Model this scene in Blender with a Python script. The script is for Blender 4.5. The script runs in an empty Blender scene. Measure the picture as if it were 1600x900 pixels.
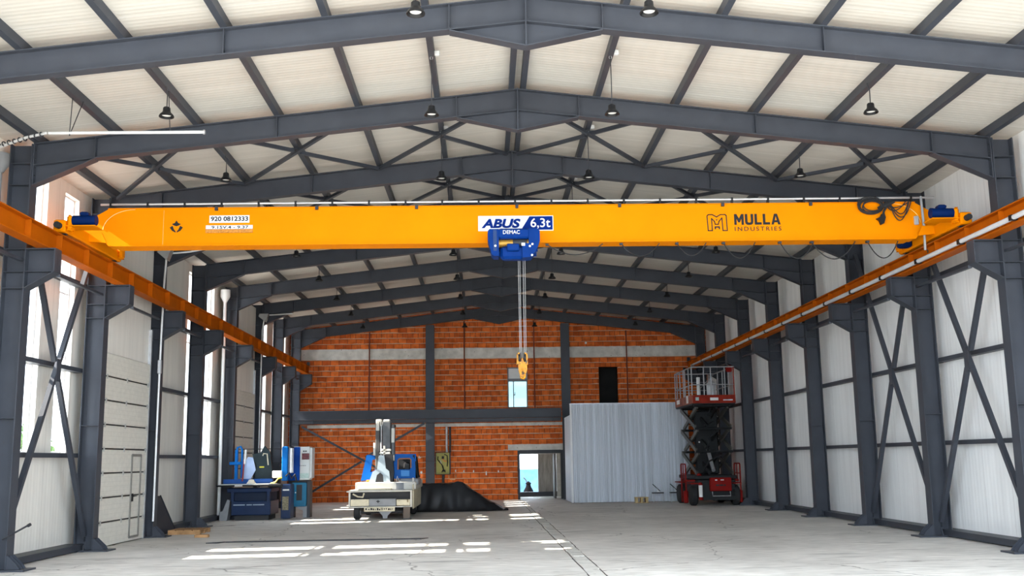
import bpy, math, random
from mathutils import Vector, Matrix
random.seed(7)
SC = bpy.context.scene
COL = SC.collection
R = math.radians
PI = math.pi

# ------------------------------------------------------------------ materials
def _nodes(name):
    m = bpy.data.materials.new(name)
    m.use_nodes = True
    nt = m.node_tree
    b = nt.nodes['Principled BSDF']
    return m, nt, b

def mat(name, col, rough=0.5, metal=0.0, var=0.12, scale=3.0, bump=0.0, stretch=(1, 1, 1), spec=0.28, dirt=None):
    """a plain painted or raw surface: base colour wandering a little with noise in world space"""
    m, nt, b = _nodes(name)
    N, L = nt.nodes.new, nt.links.new
    geo = N('ShaderNodeNewGeometry')
    mp = N('ShaderNodeMapping'); mp.inputs['Scale'].default_value = stretch
    L(geo.outputs['Position'], mp.inputs['Vector'])
    no = N('ShaderNodeTexNoise'); no.inputs['Scale'].default_value = scale; no.inputs['Detail'].default_value = 5
    L(mp.outputs['Vector'], no.inputs['Vector'])
    cr = N('ShaderNodeValToRGB')
    lo = tuple(c * (1 - var) for c in col); hi = tuple(min(1, c * (1 + var)) for c in col)
    cr.color_ramp.elements[0].position = 0.3; cr.color_ramp.elements[1].position = 0.7
    cr.color_ramp.elements[0].color = (*lo, 1); cr.color_ramp.elements[1].color = (*hi, 1)
    L(no.outputs['Fac'], cr.inputs['Fac'])
    out = cr.outputs['Color']
    if dirt:
        n2 = N('ShaderNodeTexNoise'); n2.inputs['Scale'].default_value = dirt[1]; n2.inputs['Detail'].default_value = 8
        L(mp.outputs['Vector'], n2.inputs['Vector'])
        r2 = N('ShaderNodeValToRGB'); r2.color_ramp.elements[0].position = dirt[2]; r2.color_ramp.elements[1].position = dirt[2] + 0.08
        L(n2.outputs['Fac'], r2.inputs['Fac'])
        mx = N('ShaderNodeMix'); mx.data_type = 'RGBA'
        L(r2.outputs['Color'], mx.inputs['Factor']); L(out, mx.inputs['A'])
        mx.inputs['B'].default_value = (*dirt[0], 1)
        out = mx.outputs['Result']
    L(out, b.inputs['Base Color'])
    b.inputs['Roughness'].default_value = rough
    b.inputs['Metallic'].default_value = metal
    b.inputs['Specular IOR Level'].default_value = spec
    if bump:
        bp = N('ShaderNodeBump'); bp.inputs['Strength'].default_value = bump; bp.inputs['Distance'].default_value = 0.01
        L(no.outputs['Fac'], bp.inputs['Height']); L(bp.outputs['Normal'], b.inputs['Normal'])
    return m

def m_panel(name, col, axis, period, line_w, line_col, rib=0.0, rough=0.45, stain=0.06):
    """sandwich panel sheet: joints every `period` metres along world axis, faint ribs and streaks"""
    m, nt, b = _nodes(name)
    N, L = nt.nodes.new, nt.links.new
    geo = N('ShaderNodeNewGeometry'); sp = N('ShaderNodeSeparateXYZ'); L(geo.outputs['Position'], sp.inputs[0])
    def math_(op, a, bb=None):
        n = N('ShaderNodeMath'); n.operation = op
        if hasattr(a, 'links'): L(a, n.inputs[0])
        else: n.inputs[0].default_value = a
        if bb is not None:
            if hasattr(bb, 'links'): L(bb, n.inputs[1])
            else: n.inputs[1].default_value = bb
        return n.outputs[0]
    v = sp.outputs[axis]
    md = math_('FLOORED_MODULO', v, period)
    ln = math_('LESS_THAN', md, line_w)
    mp = N('ShaderNodeMapping')
    st = [6, 6, 6]; st[axis] = 9
    if axis == 1: st = [0.5, 5, 0.5]
    mp.inputs['Scale'].default_value = st
    L(geo.outputs['Position'], mp.inputs['Vector'])
    no = N('ShaderNodeTexNoise'); no.inputs['Scale'].default_value = 1.0; no.inputs['Detail'].default_value = 6
    L(mp.outputs['Vector'], no.inputs['Vector'])
    cr = N('ShaderNodeValToRGB')
    cr.color_ramp.elements[0].position = 0.3; cr.color_ramp.elements[1].position = 0.7
    cr.color_ramp.elements[0].color = (*[c * (1 - stain) for c in col], 1); cr.color_ramp.elements[1].color = (*[min(1, c * (1 + stain)) for c in col], 1)
    L(no.outputs['Fac'], cr.inputs['Fac'])
    mx = N('ShaderNodeMix'); mx.data_type = 'RGBA'
    L(ln, mx.inputs['Factor']); L(cr.outputs['Color'], mx.inputs['A']); mx.inputs['B'].default_value = (*line_col, 1)
    L(mx.outputs['Result'], b.inputs['Base Color'])
    b.inputs['Roughness'].default_value = rough
    if rib:
        s = math_('SINE', math_('MULTIPLY', v, 2 * PI / rib))
        bp = N('ShaderNodeBump'); bp.inputs['Strength'].default_value = 0.25; bp.inputs['Distance'].default_value = 0.004
        L(s, bp.inputs['Height']); L(bp.outputs['Normal'], b.inputs['Normal'])
    return m

def m_brick(name):
    m, nt, b = _nodes(name)
    N, L = nt.nodes.new, nt.links.new
    geo = N('ShaderNodeNewGeometry'); sp = N('ShaderNodeSeparateXYZ'); L(geo.outputs['Position'], sp.inputs[0])
    cb = N('ShaderNodeCombineXYZ'); L(sp.outputs[0], cb.inputs[0]); L(sp.outputs[2], cb.inputs[1])
    # a little wobble so that the courses are not ruler-straight
    wn = N('ShaderNodeTexNoise'); wn.inputs['Scale'].default_value = 1.4; wn.inputs['Detail'].default_value = 3; L(cb.outputs[0], wn.inputs['Vector'])
    ma = N('ShaderNodeVectorMath'); ma.operation = 'MULTIPLY_ADD'; ma.inputs[1].default_value = (0.025, 0.02, 0)
    L(wn.outputs['Color'], ma.inputs[0]); L(cb.outputs[0], ma.inputs[2])
    br = N('ShaderNodeTexBrick')
    br.offset = 0.5; br.offset_frequency = 2; br.squash = 0.62; br.squash_frequency = 3
    br.inputs['Color1'].default_value = (0.70, 0.168, 0.038, 1)
    br.inputs['Color2'].default_value = (0.43, 0.082, 0.021, 1)
    br.inputs['Mortar'].default_value = (0.22, 0.070, 0.030, 1)
    br.inputs['Scale'].default_value = 1.0
    br.inputs['Mortar Size'].default_value = 0.014
    br.inputs['Mortar Smooth'].default_value = 0.3
    br.inputs['Bias'].default_value = -0.15
    br.inputs['Brick Width'].default_value = 0.38
    br.inputs['Row Height'].default_value = 0.242
    L(ma.outputs[0], br.inputs['Vector'])
    n2 = N('ShaderNodeTexNoise'); n2.inputs['Scale'].default_value = 3.5; n2.inputs['Detail'].default_value = 6; L(cb.outputs[0], n2.inputs['Vector'])
    r2 = N('ShaderNodeValToRGB'); r2.color_ramp.elements[0].position = 0.32; r2.color_ramp.elements[1].position = 0.62
    r2.color_ramp.elements[0].color = (0.68, 0.64, 0.62, 1); r2.color_ramp.elements[1].color = (1.12, 1.08, 1.05, 1)
    L(n2.outputs['Fac'], r2.inputs['Fac'])
    mul = N('ShaderNodeMix'); mul.data_type = 'RGBA'; mul.blend_type = 'MULTIPLY'; mul.inputs['Factor'].default_value = 1
    L(br.outputs['Color'], mul.inputs['A']); L(r2.outputs['Color'], mul.inputs['B'])
    # pale bed joints, laid thick and thin along each course
    sy = N('ShaderNodeSeparateXYZ'); L(ma.outputs[0], sy.inputs[0])
    dv = N('ShaderNodeMath'); dv.operation = 'DIVIDE'; dv.inputs[1].default_value = 0.242; L(sy.outputs[1], dv.inputs[0])
    frc = N('ShaderNodeMath'); frc.operation = 'FRACT'; L(dv.outputs[0], frc.inputs[0])
    bn = N('ShaderNodeTexNoise'); bn.inputs['Scale'].default_value = 2.6; bn.inputs['Detail'].default_value = 5; L(cb.outputs[0], bn.inputs['Vector'])
    thr = N('ShaderNodeMath'); thr.operation = 'MULTIPLY_ADD'; thr.inputs[1].default_value = 0.34; thr.inputs[2].default_value = -0.06; L(bn.outputs['Fac'], thr.inputs[0])
    lt = N('ShaderNodeMath'); lt.operation = 'LESS_THAN'; L(frc.outputs[0], lt.inputs[0]); L(thr.outputs[0], lt.inputs[1])
    bed = N('ShaderNodeMix'); bed.data_type = 'RGBA'; L(lt.outputs[0], bed.inputs['Factor']); L(mul.outputs['Result'], bed.inputs['A']); bed.inputs['B'].default_value = (0.58, 0.40, 0.29, 1)
    mul = bed
    # splashes of pale plaster
    n3 = N('ShaderNodeTexNoise'); n3.inputs['Scale'].default_value = 2.3; n3.inputs['Detail'].default_value = 9; L(cb.outputs[0], n3.inputs['Vector'])
    r3 = N('ShaderNodeValToRGB'); r3.color_ramp.elements[0].position = 0.70; r3.color_ramp.elements[1].position = 0.73
    L(n3.outputs['Fac'], r3.inputs['Fac'])
    mx = N('ShaderNodeMix'); mx.data_type = 'RGBA'; L(r3.outputs['Color'], mx.inputs['Factor'])
    L(mul.outputs['Result'], mx.inputs['A']); mx.inputs['B'].default_value = (0.5, 0.42, 0.36, 1)
    L(mx.outputs['Result'], b.inputs['Base Color'])
    b.inputs['Roughness'].default_value = 0.9; b.inputs['Specular IOR Level'].default_value = 0.05
    bp = N('ShaderNodeBump'); bp.inputs['Strength'].default_value = 0.6; bp.inputs['Distance'].default_value = 0.01; bp.invert = True
    L(br.outputs['Fac'], bp.inputs['Height']); L(bp.outputs['Normal'], b.inputs['Normal'])
    return m

def m_floor(name, base):
    m, nt, b = _nodes(name)
    N, L = nt.nodes.new, nt.links.new
    geo = N('ShaderNodeNewGeometry')
    def noise(scale, stretch, detail=6):
        mp = N('ShaderNodeMapping'); mp.inputs['Scale'].default_value = stretch; L(geo.outputs['Position'], mp.inputs['Vector'])
        no = N('ShaderNodeTexNoise'); no.inputs['Scale'].default_value = scale; no.inputs['Detail'].default_value = detail
        L(mp.outputs['Vector'], no.inputs['Vector']); return no.outputs['Fac']
    def ramp(f, p0, c0, p1, c1):
        r = N('ShaderNodeValToRGB'); r.color_ramp.elements[0].position = p0; r.color_ramp.elements[1].position = p1
        r.color_ramp.elements[0].color = (*c0, 1); r.color_ramp.elements[1].color = (*c1, 1); L(f, r.inputs['Fac']); return r.outputs['Color']
    def mix(fac, a, bcol, blend='MIX', f=1.0):
        x = N('ShaderNodeMix'); x.data_type = 'RGBA'; x.blend_type = blend
        if fac is None: x.inputs['Factor'].default_value = f
        else: L(fac, x.inputs['Factor'])
        L(a, x.inputs['A'])
        if hasattr(bcol, 'links'): L(bcol, x.inputs['B'])
        else: x.inputs['B'].default_value = (*bcol, 1)
        return x.outputs['Result']
    big = noise(0.35, (1, 1, 1), 8)
    c = ramp(big, 0.3, tuple(v * 0.80 for v in base), 0.7, tuple(v * 1.12 for v in base))
    fine = noise(4, (0.55, 2.0, 1), 9)
    c = mix(None, c, ramp(fine, 0.28, (0.70, 0.69, 0.67), 0.70, (1.10, 1.10, 1.10)), 'MULTIPLY')
    # dark scuffs, longer across the hall than along it
    sc = noise(1.3, (0.35, 1.3, 1), 10)
    c = mix(ramp(sc, 0.60, (0, 0, 0), 0.74, (0.8, 0.8, 0.8)), c, tuple(v * 0.40 for v in base))
    sc2 = noise(4.5, (0.3, 1.1, 1), 8)
    c = mix(ramp(sc2, 0.66, (0, 0, 0), 0.72, (0.7, 0.7, 0.7)), c, (0.10, 0.085, 0.07))
    # hairline cracks
    dn = N('ShaderNodeTexNoise'); dn.inputs['Scale'].default_value = 0.9; dn.inputs['Detail'].default_value = 6; L(geo.outputs['Position'], dn.inputs['Vector'])
    ad = N('ShaderNodeVectorMath'); ad.operation = 'MULTIPLY_ADD'; ad.inputs[1].default_value = (1.2, 1.2, 0); L(dn.outputs['Color'], ad.inputs[0]); L(geo.outputs['Position'], ad.inputs[2])
    vo = N('ShaderNodeTexVoronoi'); vo.feature = 'DISTANCE_TO_EDGE'; vo.inputs['Scale'].default_value = 0.2; L(ad.outputs[0], vo.inputs['Vector'])
    c = mix(ramp(vo.outputs['Distance'], 0.0, (0.75, 0.75, 0.75), 0.0035, (0, 0, 0)), c, (0.07, 0.06, 0.05))
    L(c, b.inputs['Base Color'])
    b.inputs['Roughness'].default_value = 0.62
    L(ramp(fine, 0.2, (0.5, 0.5, 0.5), 0.8, (0.72, 0.72, 0.72)), b.inputs['Roughness'])
    bp = N('ShaderNodeBump'); bp.inputs['Strength'].default_value = 0.25; bp.inputs['Distance'].default_value = 0.01
    L(fine, bp.inputs['Height']); L(bp.outputs['Normal'], b.inputs['Normal'])
    return m

def m_glass(name, tint=(1, 1, 1)):
    m = bpy.data.materials.new(name); m.use_nodes = True
    nt = m.node_tree; nt.nodes.clear()
    N, L = nt.nodes.new, nt.links.new
    out = N('ShaderNodeOutputMaterial'); mx = N('ShaderNodeMixShader'); tr = N('ShaderNodeBsdfTransparent'); gl = N('ShaderNodeBsdfGlossy')
    tr.inputs['Color'].default_value = (*tint, 1); gl.inputs['Roughness'].default_value = 0.03
    fr = N('ShaderNodeLayerWeight'); pw = N('ShaderNodeMath'); pw.operation = 'POWER'; pw.inputs[1].default_value = 5
    L(fr.outputs['Facing'], pw.inputs[0]); ad = N('ShaderNodeMath'); ad.operation = 'MULTIPLY_ADD'; ad.inputs[1].default_value = 0.6; ad.inputs[2].default_value = 0.03
    L(pw.outputs[0], ad.inputs[0]); L(ad.outputs[0], mx.inputs[0]); L(tr.outputs[0], mx.inputs[1]); L(gl.outputs[0], mx.inputs[2]); L(mx.outputs[0], out.inputs['Surface'])
    return m

def m_emit(name, col, strength):
    m, nt, b = _nodes(name)
    b.inputs['Base Color'].default_value = (*col, 1)
    b.inputs['Emission Color'].default_value = (*col, 1); b.inputs['Emission Strength'].default_value = strength
    return m

STEEL = mat('steel_grey_paint', (0.040, 0.0445, 0.056), 0.45, 0.0, 0.10, 2.5, dirt=((0.045, 0.042, 0.04), 14, 0.70))
DARKST = mat('dark_steel', (0.035, 0.036, 0.04), 0.5, 0.2)
ROOFM = m_panel('roof_panel_sheet', (0.575, 0.54, 0.48), 1, 1.0, 0.022, (0.70, 0.67, 0.62), rib=0.11)
WALLM = m_panel('wall_panel_sheet', (0.80, 0.80, 0.79), 1, 1.1, 0.012, (0.60, 0.59, 0.58), rib=0.14)
WALLL = m_panel('wall_panel_sheet_warm_dim', (0.74, 0.705, 0.645), 1, 1.1, 0.012, (0.56, 0.53, 0.48), rib=0.14)  # same sheet, with the window wall's warmer, dimmer light mixed into the colour
DOORM = m_panel('sectional_door_sheet', (0.66, 0.63, 0.56), 2, 0.10, 0.006, (0.55, 0.52, 0.46), rough=0.5)
BRICK = m_brick('hollow_brick')
CONC = mat('raw_concrete', (0.56, 0.54, 0.50), 0.9, 0, 0.22, 3.0, 0.3, dirt=((0.22, 0.2, 0.18), 6, 0.64))
FLOORM = m_floor('concrete_floor', (0.70, 0.675, 0.635))
GROUNDM = m_floor('concrete_apron', (0.52, 0.50, 0.47))
WHITEF = mat('white_frame', (0.75, 0.76, 0.78), 0.4)
GLASS = m_glass('clear_glass')
YEL = mat('crane_yellow_paint', (0.74, 0.215, 0.0005), 0.55, 0, 0.04, 1.5, spec=0.03)
ORG = mat('runway_orange_paint', (0.40, 0.085, 0.0015), 0.55, 0, 0.10, 3, spec=0.06)
BLUEH = mat('hoist_blue_paint', (0.0015, 0.027, 0.16), 0.5, 0, 0.1, 6, spec=0.06)
BLUED = mat('motor_dark_blue', (0.002, 0.014, 0.075), 0.5, 0, 0.1, 6, spec=0.06)
BLK = mat('black_plastic', (0.007, 0.007, 0.008), 0.5)
RUB = mat('black_rubber', (0.022, 0.022, 0.023), 0.8)
WHT = mat('white_paint', (0.66, 0.66, 0.65), 0.4, 0, 0.05)
SIGNB = mat('sign_blue', (0.0015, 0.018, 0.15), 0.5, 0, 0.03, spec=0.04)
SIGNW = mat('sign_white', (0.66, 0.66, 0.68), 0.35, 0, 0.02)
INK = mat('black_ink', (0.008, 0.008, 0.008), 0.5, 0, 0.05)
GALV = mat('galvanised_metal', (0.50, 0.51, 0.53), 0.38, 0.6, 0.12, 8)
ROPE = mat('steel_wire_rope', (0.42, 0.42, 0.42), 0.4, 0.7)
LENS = m_emit('lamp_reflector', (0.6, 0.58, 0.54), 0.12)

# ------------------------------------------------------------------ mesh building
class MB:
    def __init__(s): s.v = []; s.f = []
    def add(s, vs, fs):
        o = len(s.v); s.v += [tuple(map(float, q)) for q in vs]; s.f += [tuple(i + o for i in f) for f in fs]; return s
    def box(s, x0, x1, y0, y1, z0, z1):
        x0, x1 = min(x0, x1), max(x0, x1); y0, y1 = min(y0, y1), max(y0, y1); z0, z1 = min(z0, z1), max(z0, z1)
        return s.add([(x0, y0, z0), (x1, y0, z0), (x1, y1, z0), (x0, y1, z0), (x0, y0, z1), (x1, y0, z1), (x1, y1, z1), (x0, y1, z1)],
                     [(0, 3, 2, 1), (4, 5, 6, 7), (0, 1, 5, 4), (1, 2, 6, 5), (2, 3, 7, 6), (3, 0, 4, 7)])
    def rbox(s, x0, x1, y0, y1, z0, z1, r=0.03):
        """box with all edges rounded off by a chamfer"""
        x0, x1 = min(x0, x1), max(x0, x1); y0, y1 = min(y0, y1), max(y0, y1); z0, z1 = min(z0, z1), max(z0, z1)
        r = min(r, (x1 - x0) / 2.1, (y1 - y0) / 2.1, (z1 - z0) / 2.1)
        rings = []
        for z, i in ((z0, r), (z0 + r, 0), (z1 - r, 0), (z1, r)):
            a, b, c, d = x0 + i, x1 - i, y0 + i, y1 - i
            rings.append([(a + r, c, z), (b - r, c, z), (b, c + r, z), (b, d - r, z), (b - r, d, z), (a + r, d, z), (a, d - r, z), (a, c + r, z)])
        return s.loft(rings)
    def loft(s, rings, closed=True, cap=True):
        n = len(rings[0]); vs = [p for r in rings for p in r]; fs = []
        for k in range(len(rings) - 1):
            for i in range(n if closed else n - 1):
                j = (i + 1) % n
                fs.append((k * n + i, k * n + j, (k + 1) * n + j, (k + 1) * n + i))
        if cap:
            fs.append(tuple(range(n - 1, -1, -1))); fs.append(tuple((len(rings) - 1) * n + i for i in range(n)))
        return s.add(vs, fs)
    def prism(s, pts, plane, a, b):
        mk3 = {'xz': lambda p, t: (p[0], t, p[1]), 'yz': lambda p, t: (t, p[0], p[1]), 'xy': lambda p, t: (p[0], p[1], t)}[plane]
        return s.loft([[mk3(p, a) for p in pts], [mk3(p, b) for p in pts]])
    def sect(s, prof, p, q, side, up):
        p, q, side, up = Vector(p), Vector(q), Vector(side), Vector(up)
        return s.loft([[p + side * a + up * b for a, b in prof], [q + side * a + up * b for a, b in prof]])
    def ibeam(s, p, q, side, up, d, w, tf=0.018, tw=0.012):
        h, W, t = d / 2, w / 2, tw / 2
        prof = [(-W, -h), (W, -h), (W, -h + tf), (t, -h + tf), (t, h - tf), (W, h - tf), (W, h), (-W, h), (-W, h - tf), (-t, h - tf), (-t, -h + tf), (-W, -h + tf)]
        return s.sect(prof, p, q, side, up)
    def bar(s, p, q, w, h, up=(0, 0, 1)):
        p, q = Vector(p), Vector(q); d = (q - p).normalized(); u = Vector(up)
        if abs(d.dot(u)) > 0.99: u = Vector((1, 0, 0))
        sd = d.cross(u).normalized(); u = sd.cross(d).normalized()
        return s.sect([(-w / 2, -h / 2), (w / 2, -h / 2), (w / 2, h / 2), (-w / 2, h / 2)], p, q, sd, u)
    def tube(s, pts, r, n=8, cap=True):
        pts = [Vector(p) for p in pts]; rings = []
        d0 = (pts[1] - pts[0]).normalized()
        u = Vector((0, 0, 1)) if abs(d0.z) < 0.9 else Vector((1, 0, 0))
        for i, p in enumerate(pts):
            d = (pts[min(i + 1, len(pts) - 1)] - pts[max(i - 1, 0)])
            d = d.normalized() if d.length > 1e-9 else d0
            sd = d.cross(u)
            if sd.length < 1e-6: u = Vector((0, 1, 0)); sd = d.cross(u)
            sd.normalize(); u = sd.cross(d).normalized()
            rr = r[i] if isinstance(r, (list, tuple)) else r
            rings.append([p + (sd * math.cos(2 * PI * k / n) + u * math.sin(2 * PI * k / n)) * rr for k in range(n)])
        return s.loft(rings, cap=cap)
    def cyl(s, p, q, r, n=14): return s.tube([p, q], r, n)
    def lathe(s, prof, c, n=20, axis=(0, 0, 1)):
        c = Vector(c); ax = Vector(axis).normalized(); u = Vector((1, 0, 0)) if abs(ax.x) < 0.9 else Vector((0, 0, 1))
        a = ax.cross(u).normalized(); b = ax.cross(a).normalized()
        return s.loft([[c + ax * z + (a * math.cos(2 * PI * k / n) + b * math.sin(2 * PI * k / n)) * r for k in range(n)] for r, z in prof])
    def torus(s, c, R_, r, axis=(0, 0, 1), n=24, m=8):
        c = Vector(c); ax = Vector(axis).normalized(); u = Vector((1, 0, 0)) if abs(ax.x) < 0.9 else Vector((0, 0, 1))
        a = ax.cross(u).normalized(); b = ax.cross(a).normalized(); vs = []; fs = []
        for i in range(n):
            d = a * math.cos(2 * PI * i / n) + b * math.sin(2 * PI * i / n)
            for j in range(m):
                vs.append(c + d * (R_ + r * math.cos(2 * PI * j / m)) + ax * r * math.sin(2 * PI * j / m))
        for i in range(n):
            for j in range(m):
                fs.append((i * m + j, ((i + 1) % n) * m + j, ((i + 1) % n) * m + (j + 1) % m, i * m + (j + 1) % m))
        return s.add(vs, fs)
    def xf(s, M):
        s.v = [tuple(M @ Vector(q)) for q in s.v]; return s

OFF = {}          # top-level Empty -> its location, for parts written in world coordinates
GROUP = {}

def tag(o, label, cat, group=None):
    o['label'] = label; o['category'] = cat
    if group: o['group'] = group
    return o

def thing(name, label, cat, loc=(0, 0, 0), group=None, rotz=0.0, world=True):
    o = bpy.data.objects.new(name, None); COL.objects.link(o)
    o.location = loc; o.rotation_euler = (0, 0, rotz); o.empty_display_size = 0.2
    OFF[o.name] = Vector(loc) if world else Vector((0, 0, 0))
    return tag(o, label, cat, group)

def mk(name, mb, material, parent=None, smooth=False, ang=35):
    me = bpy.data.meshes.new(name)
    top = parent
    while top is not None and top.parent is not None: top = top.parent
    if top is not None: off = OFF.get(top.name, Vector((0, 0, 0)))
    else:
        xs = [v[0] for v in mb.v]; ys = [v[1] for v in mb.v]; zs = [v[2] for v in mb.v]
        off = Vector(((min(xs) + max(xs)) / 2, (min(ys) + max(ys)) / 2, min(zs)))
    me.from_pydata([(v[0] - off.x, v[1] - off.y, v[2] - off.z) for v in mb.v], [], mb.f)
    me.validate(); me.update()
    if smooth:
        me.shade_smooth(); me.set_sharp_from_angle(angle=R(ang))
    me.materials.append(material)
    o = bpy.data.objects.new(name, me); COL.objects.link(o)
    if parent is not None: o.parent = parent
    else:
        o.location = off; OFF[o.name] = off
    return o

def structure(name, mb, material, parent=None, smooth=False):
    o = mk(name, mb, material, parent, smooth)
    o['kind'] = 'structure'
    return o

def dup(root, loc, label, rotz=None):
    r = root.copy(); COL.objects.link(r); r.location = loc; r['label'] = label
    if rotz is not None: r.rotation_euler = (0, 0, rotz)
    for ch in list(root.children):
        c = ch.copy(); COL.objects.link(c); c.parent = r
        for g in ch.children:
            d = g.copy(); COL.objects.link(d); d.parent = c
    return r

def text_mb(s, x0, x1, z0, z1, y, bold=0.0, shear=0.0, depth=0.004, space=1.0):
    """lettering fitted to a rectangle in the plane y, facing -y"""
    cu = bpy.data.curves.new('lettering', 'FONT'); cu.body = s; cu.size = 1; cu.offset = bold; cu.shear = shear; cu.space_character = space
    cu.extrude = 0.01; cu.resolution_u = 4
    o = bpy.data.objects.new('lettering', cu); COL.objects.link(o)
    bpy.context.view_layer.update()
    dg = bpy.context.evaluated_depsgraph_get()
    me = bpy.data.meshes.new_from_object(o.evaluated_get(dg))
    xs = [v.co.x for v in me.vertices]; ys = [v.co.y for v in me.vertices]
    ax, bx, ay, by = min(xs), max(xs), min(ys), max(ys)
    mb = MB()
    mb.add([(x0 + (v.co.x - ax) / (bx - ax) * (x1 - x0), y - (v.co.z / 0.01) * depth, z0 + (v.co.y - ay) / (by - ay) * (z1 - z0)) for v in me.vertices],
           [tuple(p.vertices) for p in me.polygons])
    bpy.data.objects.remove(o); bpy.data.curves.remove(cu); bpy.data.meshes.remove(me)
    return mb

ORD = ['first', 'second', 'third', 'fourth', 'fifth', 'sixth', 'seventh', 'eighth', 'ninth']
# ------------------------------------------------------------------ layout of the hall
Y0, BAY = 14.426, 3.9097
def Y(k): return Y0 + k * BAY
XI, XO, XW = 8.85, 9.25, 9.45          # column inner face, outer face, wall sheet
SL = 0.1124
def rtop(x): return 8.585 - SL * abs(x)   # top of the rafters
def rbot(x): return 8.165 - SL * abs(x)
PUR = 0.16
def roofz(x): return rtop(x) + PUR
YF, YB = 9.0, 46.35                     # open front edge, brick wall face

# ---- camera
P_, YAW, ROLL = 0.1661, 0.0279, 0.0151
F = Vector((math.sin(YAW) * math.cos(P_), math.cos(YAW) * math.cos(P_), math.sin(P_)))
RT = Vector((math.cos(YAW), -math.sin(YAW), 0)); UP = RT.cross(F)
r2 = RT * math.cos(ROLL) - UP * math.sin(ROLL); u2 = RT * math.sin(ROLL) + UP * math.cos(ROLL)
cam = bpy.data.cameras.new('camera'); co = bpy.data.objects.new('camera', cam); COL.objects.link(co)
cam.sensor_width = 36; cam.lens = 36 * 1601.27 / 1600; cam.clip_end = 500
M = Matrix.Identity(4)
for i in range(3): M[i][0], M[i][1], M[i][2] = r2[i], u2[i], -F[i]
co.matrix_world = Matrix.Translation((-0.6649, 0, 1.75)) @ M
SC.camera = co

# ---- floor, ground, ceiling
structure('floor', MB().box(-9.7, 9.7, 8.6, 54, -0.3, 0), FLOORM)
g = MB().box(-90, 90, -60, 120, -0.6, -0.31); structure('ground', g, GROUNDM)
structure('floor_apron', MB().box(-30, 30, -40, 8.6, -0.3, -0.005), GROUNDM)
cl = MB(); W = 9.85
cl.prism([(-W, roofz(W)), (0, roofz(0)), (W, roofz(W)), (W, roofz(W) + 0.12), (0, roofz(0) + 0.12), (-W, roofz(W) + 0.12)], 'xz', YF - 0.4, 47.2)
structure('ceiling', cl, ROOFM)

# ---- walls.  left wall: grid around openings
ZT = roofz(XW) + 0.02
LWIN = [(19.62, 20.37, 2.03, 7.45), (21.2, 21.95, 2.03, 7.45), (30.35, 31.05, 2.03, 7.45), (32.05, 33.25, 2.03, 7.45),  # fourth opening is widened out of sight to let sun onto the truck
        (38.9, 39.6, 2.03, 7.45), (40.7, 41.4, 2.03, 7.45), (42.6, 43.3, 2.03, 7.45), (44.55, 45.3, 2.03, 7.45)]
def wall_grid(a0, a1, z0, z1, holes):
    """rectangles covering a wall minus its holes"""
    ys = sorted({a0, a1, *[h[0] for h in holes], *[h[1] for h in holes]}); out = []
    for ya, yb in zip(ys, ys[1:]):
        hs = sorted([h for h in holes if h[0] <= ya + 1e-6 and h[1] >= yb - 1e-6], key=lambda h: h[2]); z = z0
        for h in hs:
            if h[2] > z + 1e-6: out.append((ya, yb, z, h[2]))
            z = h[3]
        if z < z1 - 1e-6: out.append((ya, yb, z, z1))
    return out
wl = MB()
for ya, yb, za, zb in wall_grid(YF, YB, 0.0, ZT, LWIN): wl.box(-XW - 0.2, -XW, ya, yb, za, zb)
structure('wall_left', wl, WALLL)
structure('wall_right', MB().box(XW, XW + 0.2, YF, YB, 0, ZT), WALLM)
# windows: a tall strip with frame, two transoms, one mullion line each
for i, (ya, yb, za, zb) in enumerate(LWIN):
    fr = MB(); x0, x1 = -XW - 0.17, -XW - 0.11; t = 0.035
    fr.box(x0, x1, ya, ya + t, za, zb); fr.box(x0, x1, yb - t, yb, za, zb)
    for z in (za, 3.72, 5.35, zb - t): fr.box(x0, x1, ya + t, yb - t, z, z + t)
    w = structure('window_%d' % (i + 1), fr, WHITEF)
    structure('pane', MB().box(-XW - 0.145, -XW - 0.135, ya + 0.01, yb - 0.01, za + 0.01, zb - 0.01), GLASS, w)

# ---- skirting channels between the columns
for side, nm in ((-1, 'baseboard_left'), (1, 'baseboard_right')):
    b = MB()
    for k in range(-1, 8):
        if side < 0 and k in (2, 5): continue
        ya, yb = Y(k) + 0.02, Y(k + 1) - 0.02
        if k == -1: ya = YF
        b.box(side * 9.10, side * (XW - 0.005), ya, yb, 0.02, 0.13)
        b.box(side * 9.07, side * (XW - 0.005), ya, yb, 0.13, 0.155)
    structure(nm, b, STEEL)

# ---- back wall: brick with openings, concrete tie beam, lintel
BH = [(0.76, 2.80, 0.0, 2.17), (0.36, 1.27, 4.05, 5.88), (4.50, 5.38, 4.05, 5.86)]
bw = MB()
def gable(xa, xb, z0):
    xs = [xa] + ([0.0] if xa < 0 < xb else []) + [xb]
    top = [(x, roofz(x) + 0.05) for x in reversed(xs)]
    bw.prism([(xa, z0), (xb, z0)] + top, 'xz', YB, YB + 0.3)
for xa, xb, za, zb in wall_grid(-9.65, 9.65, 0.0, 6.30, BH): bw.box(xa, xb, YB, YB + 0.3, za, zb)
gable(-9.65, 9.65, 6.30)
structure('wall_back', bw, BRICK)
structure('trim_1', MB().box(-9.4, 9.4, YB - 0.03, YB + 0.1, 6.31, 6.78), CONC)               # concrete tie beam
structure('trim_2', MB().box(0.34, 3.05, YB - 0.02, YB + 0.2, 2.17, 2.42), CONC)              # lintel over the doorway
structure('trim_3', MB().box(-8.6, 3.0, YB - 0.04, YB + 0.1, 3.26, 3.40), CONC)               # slab edge on the wall
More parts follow.
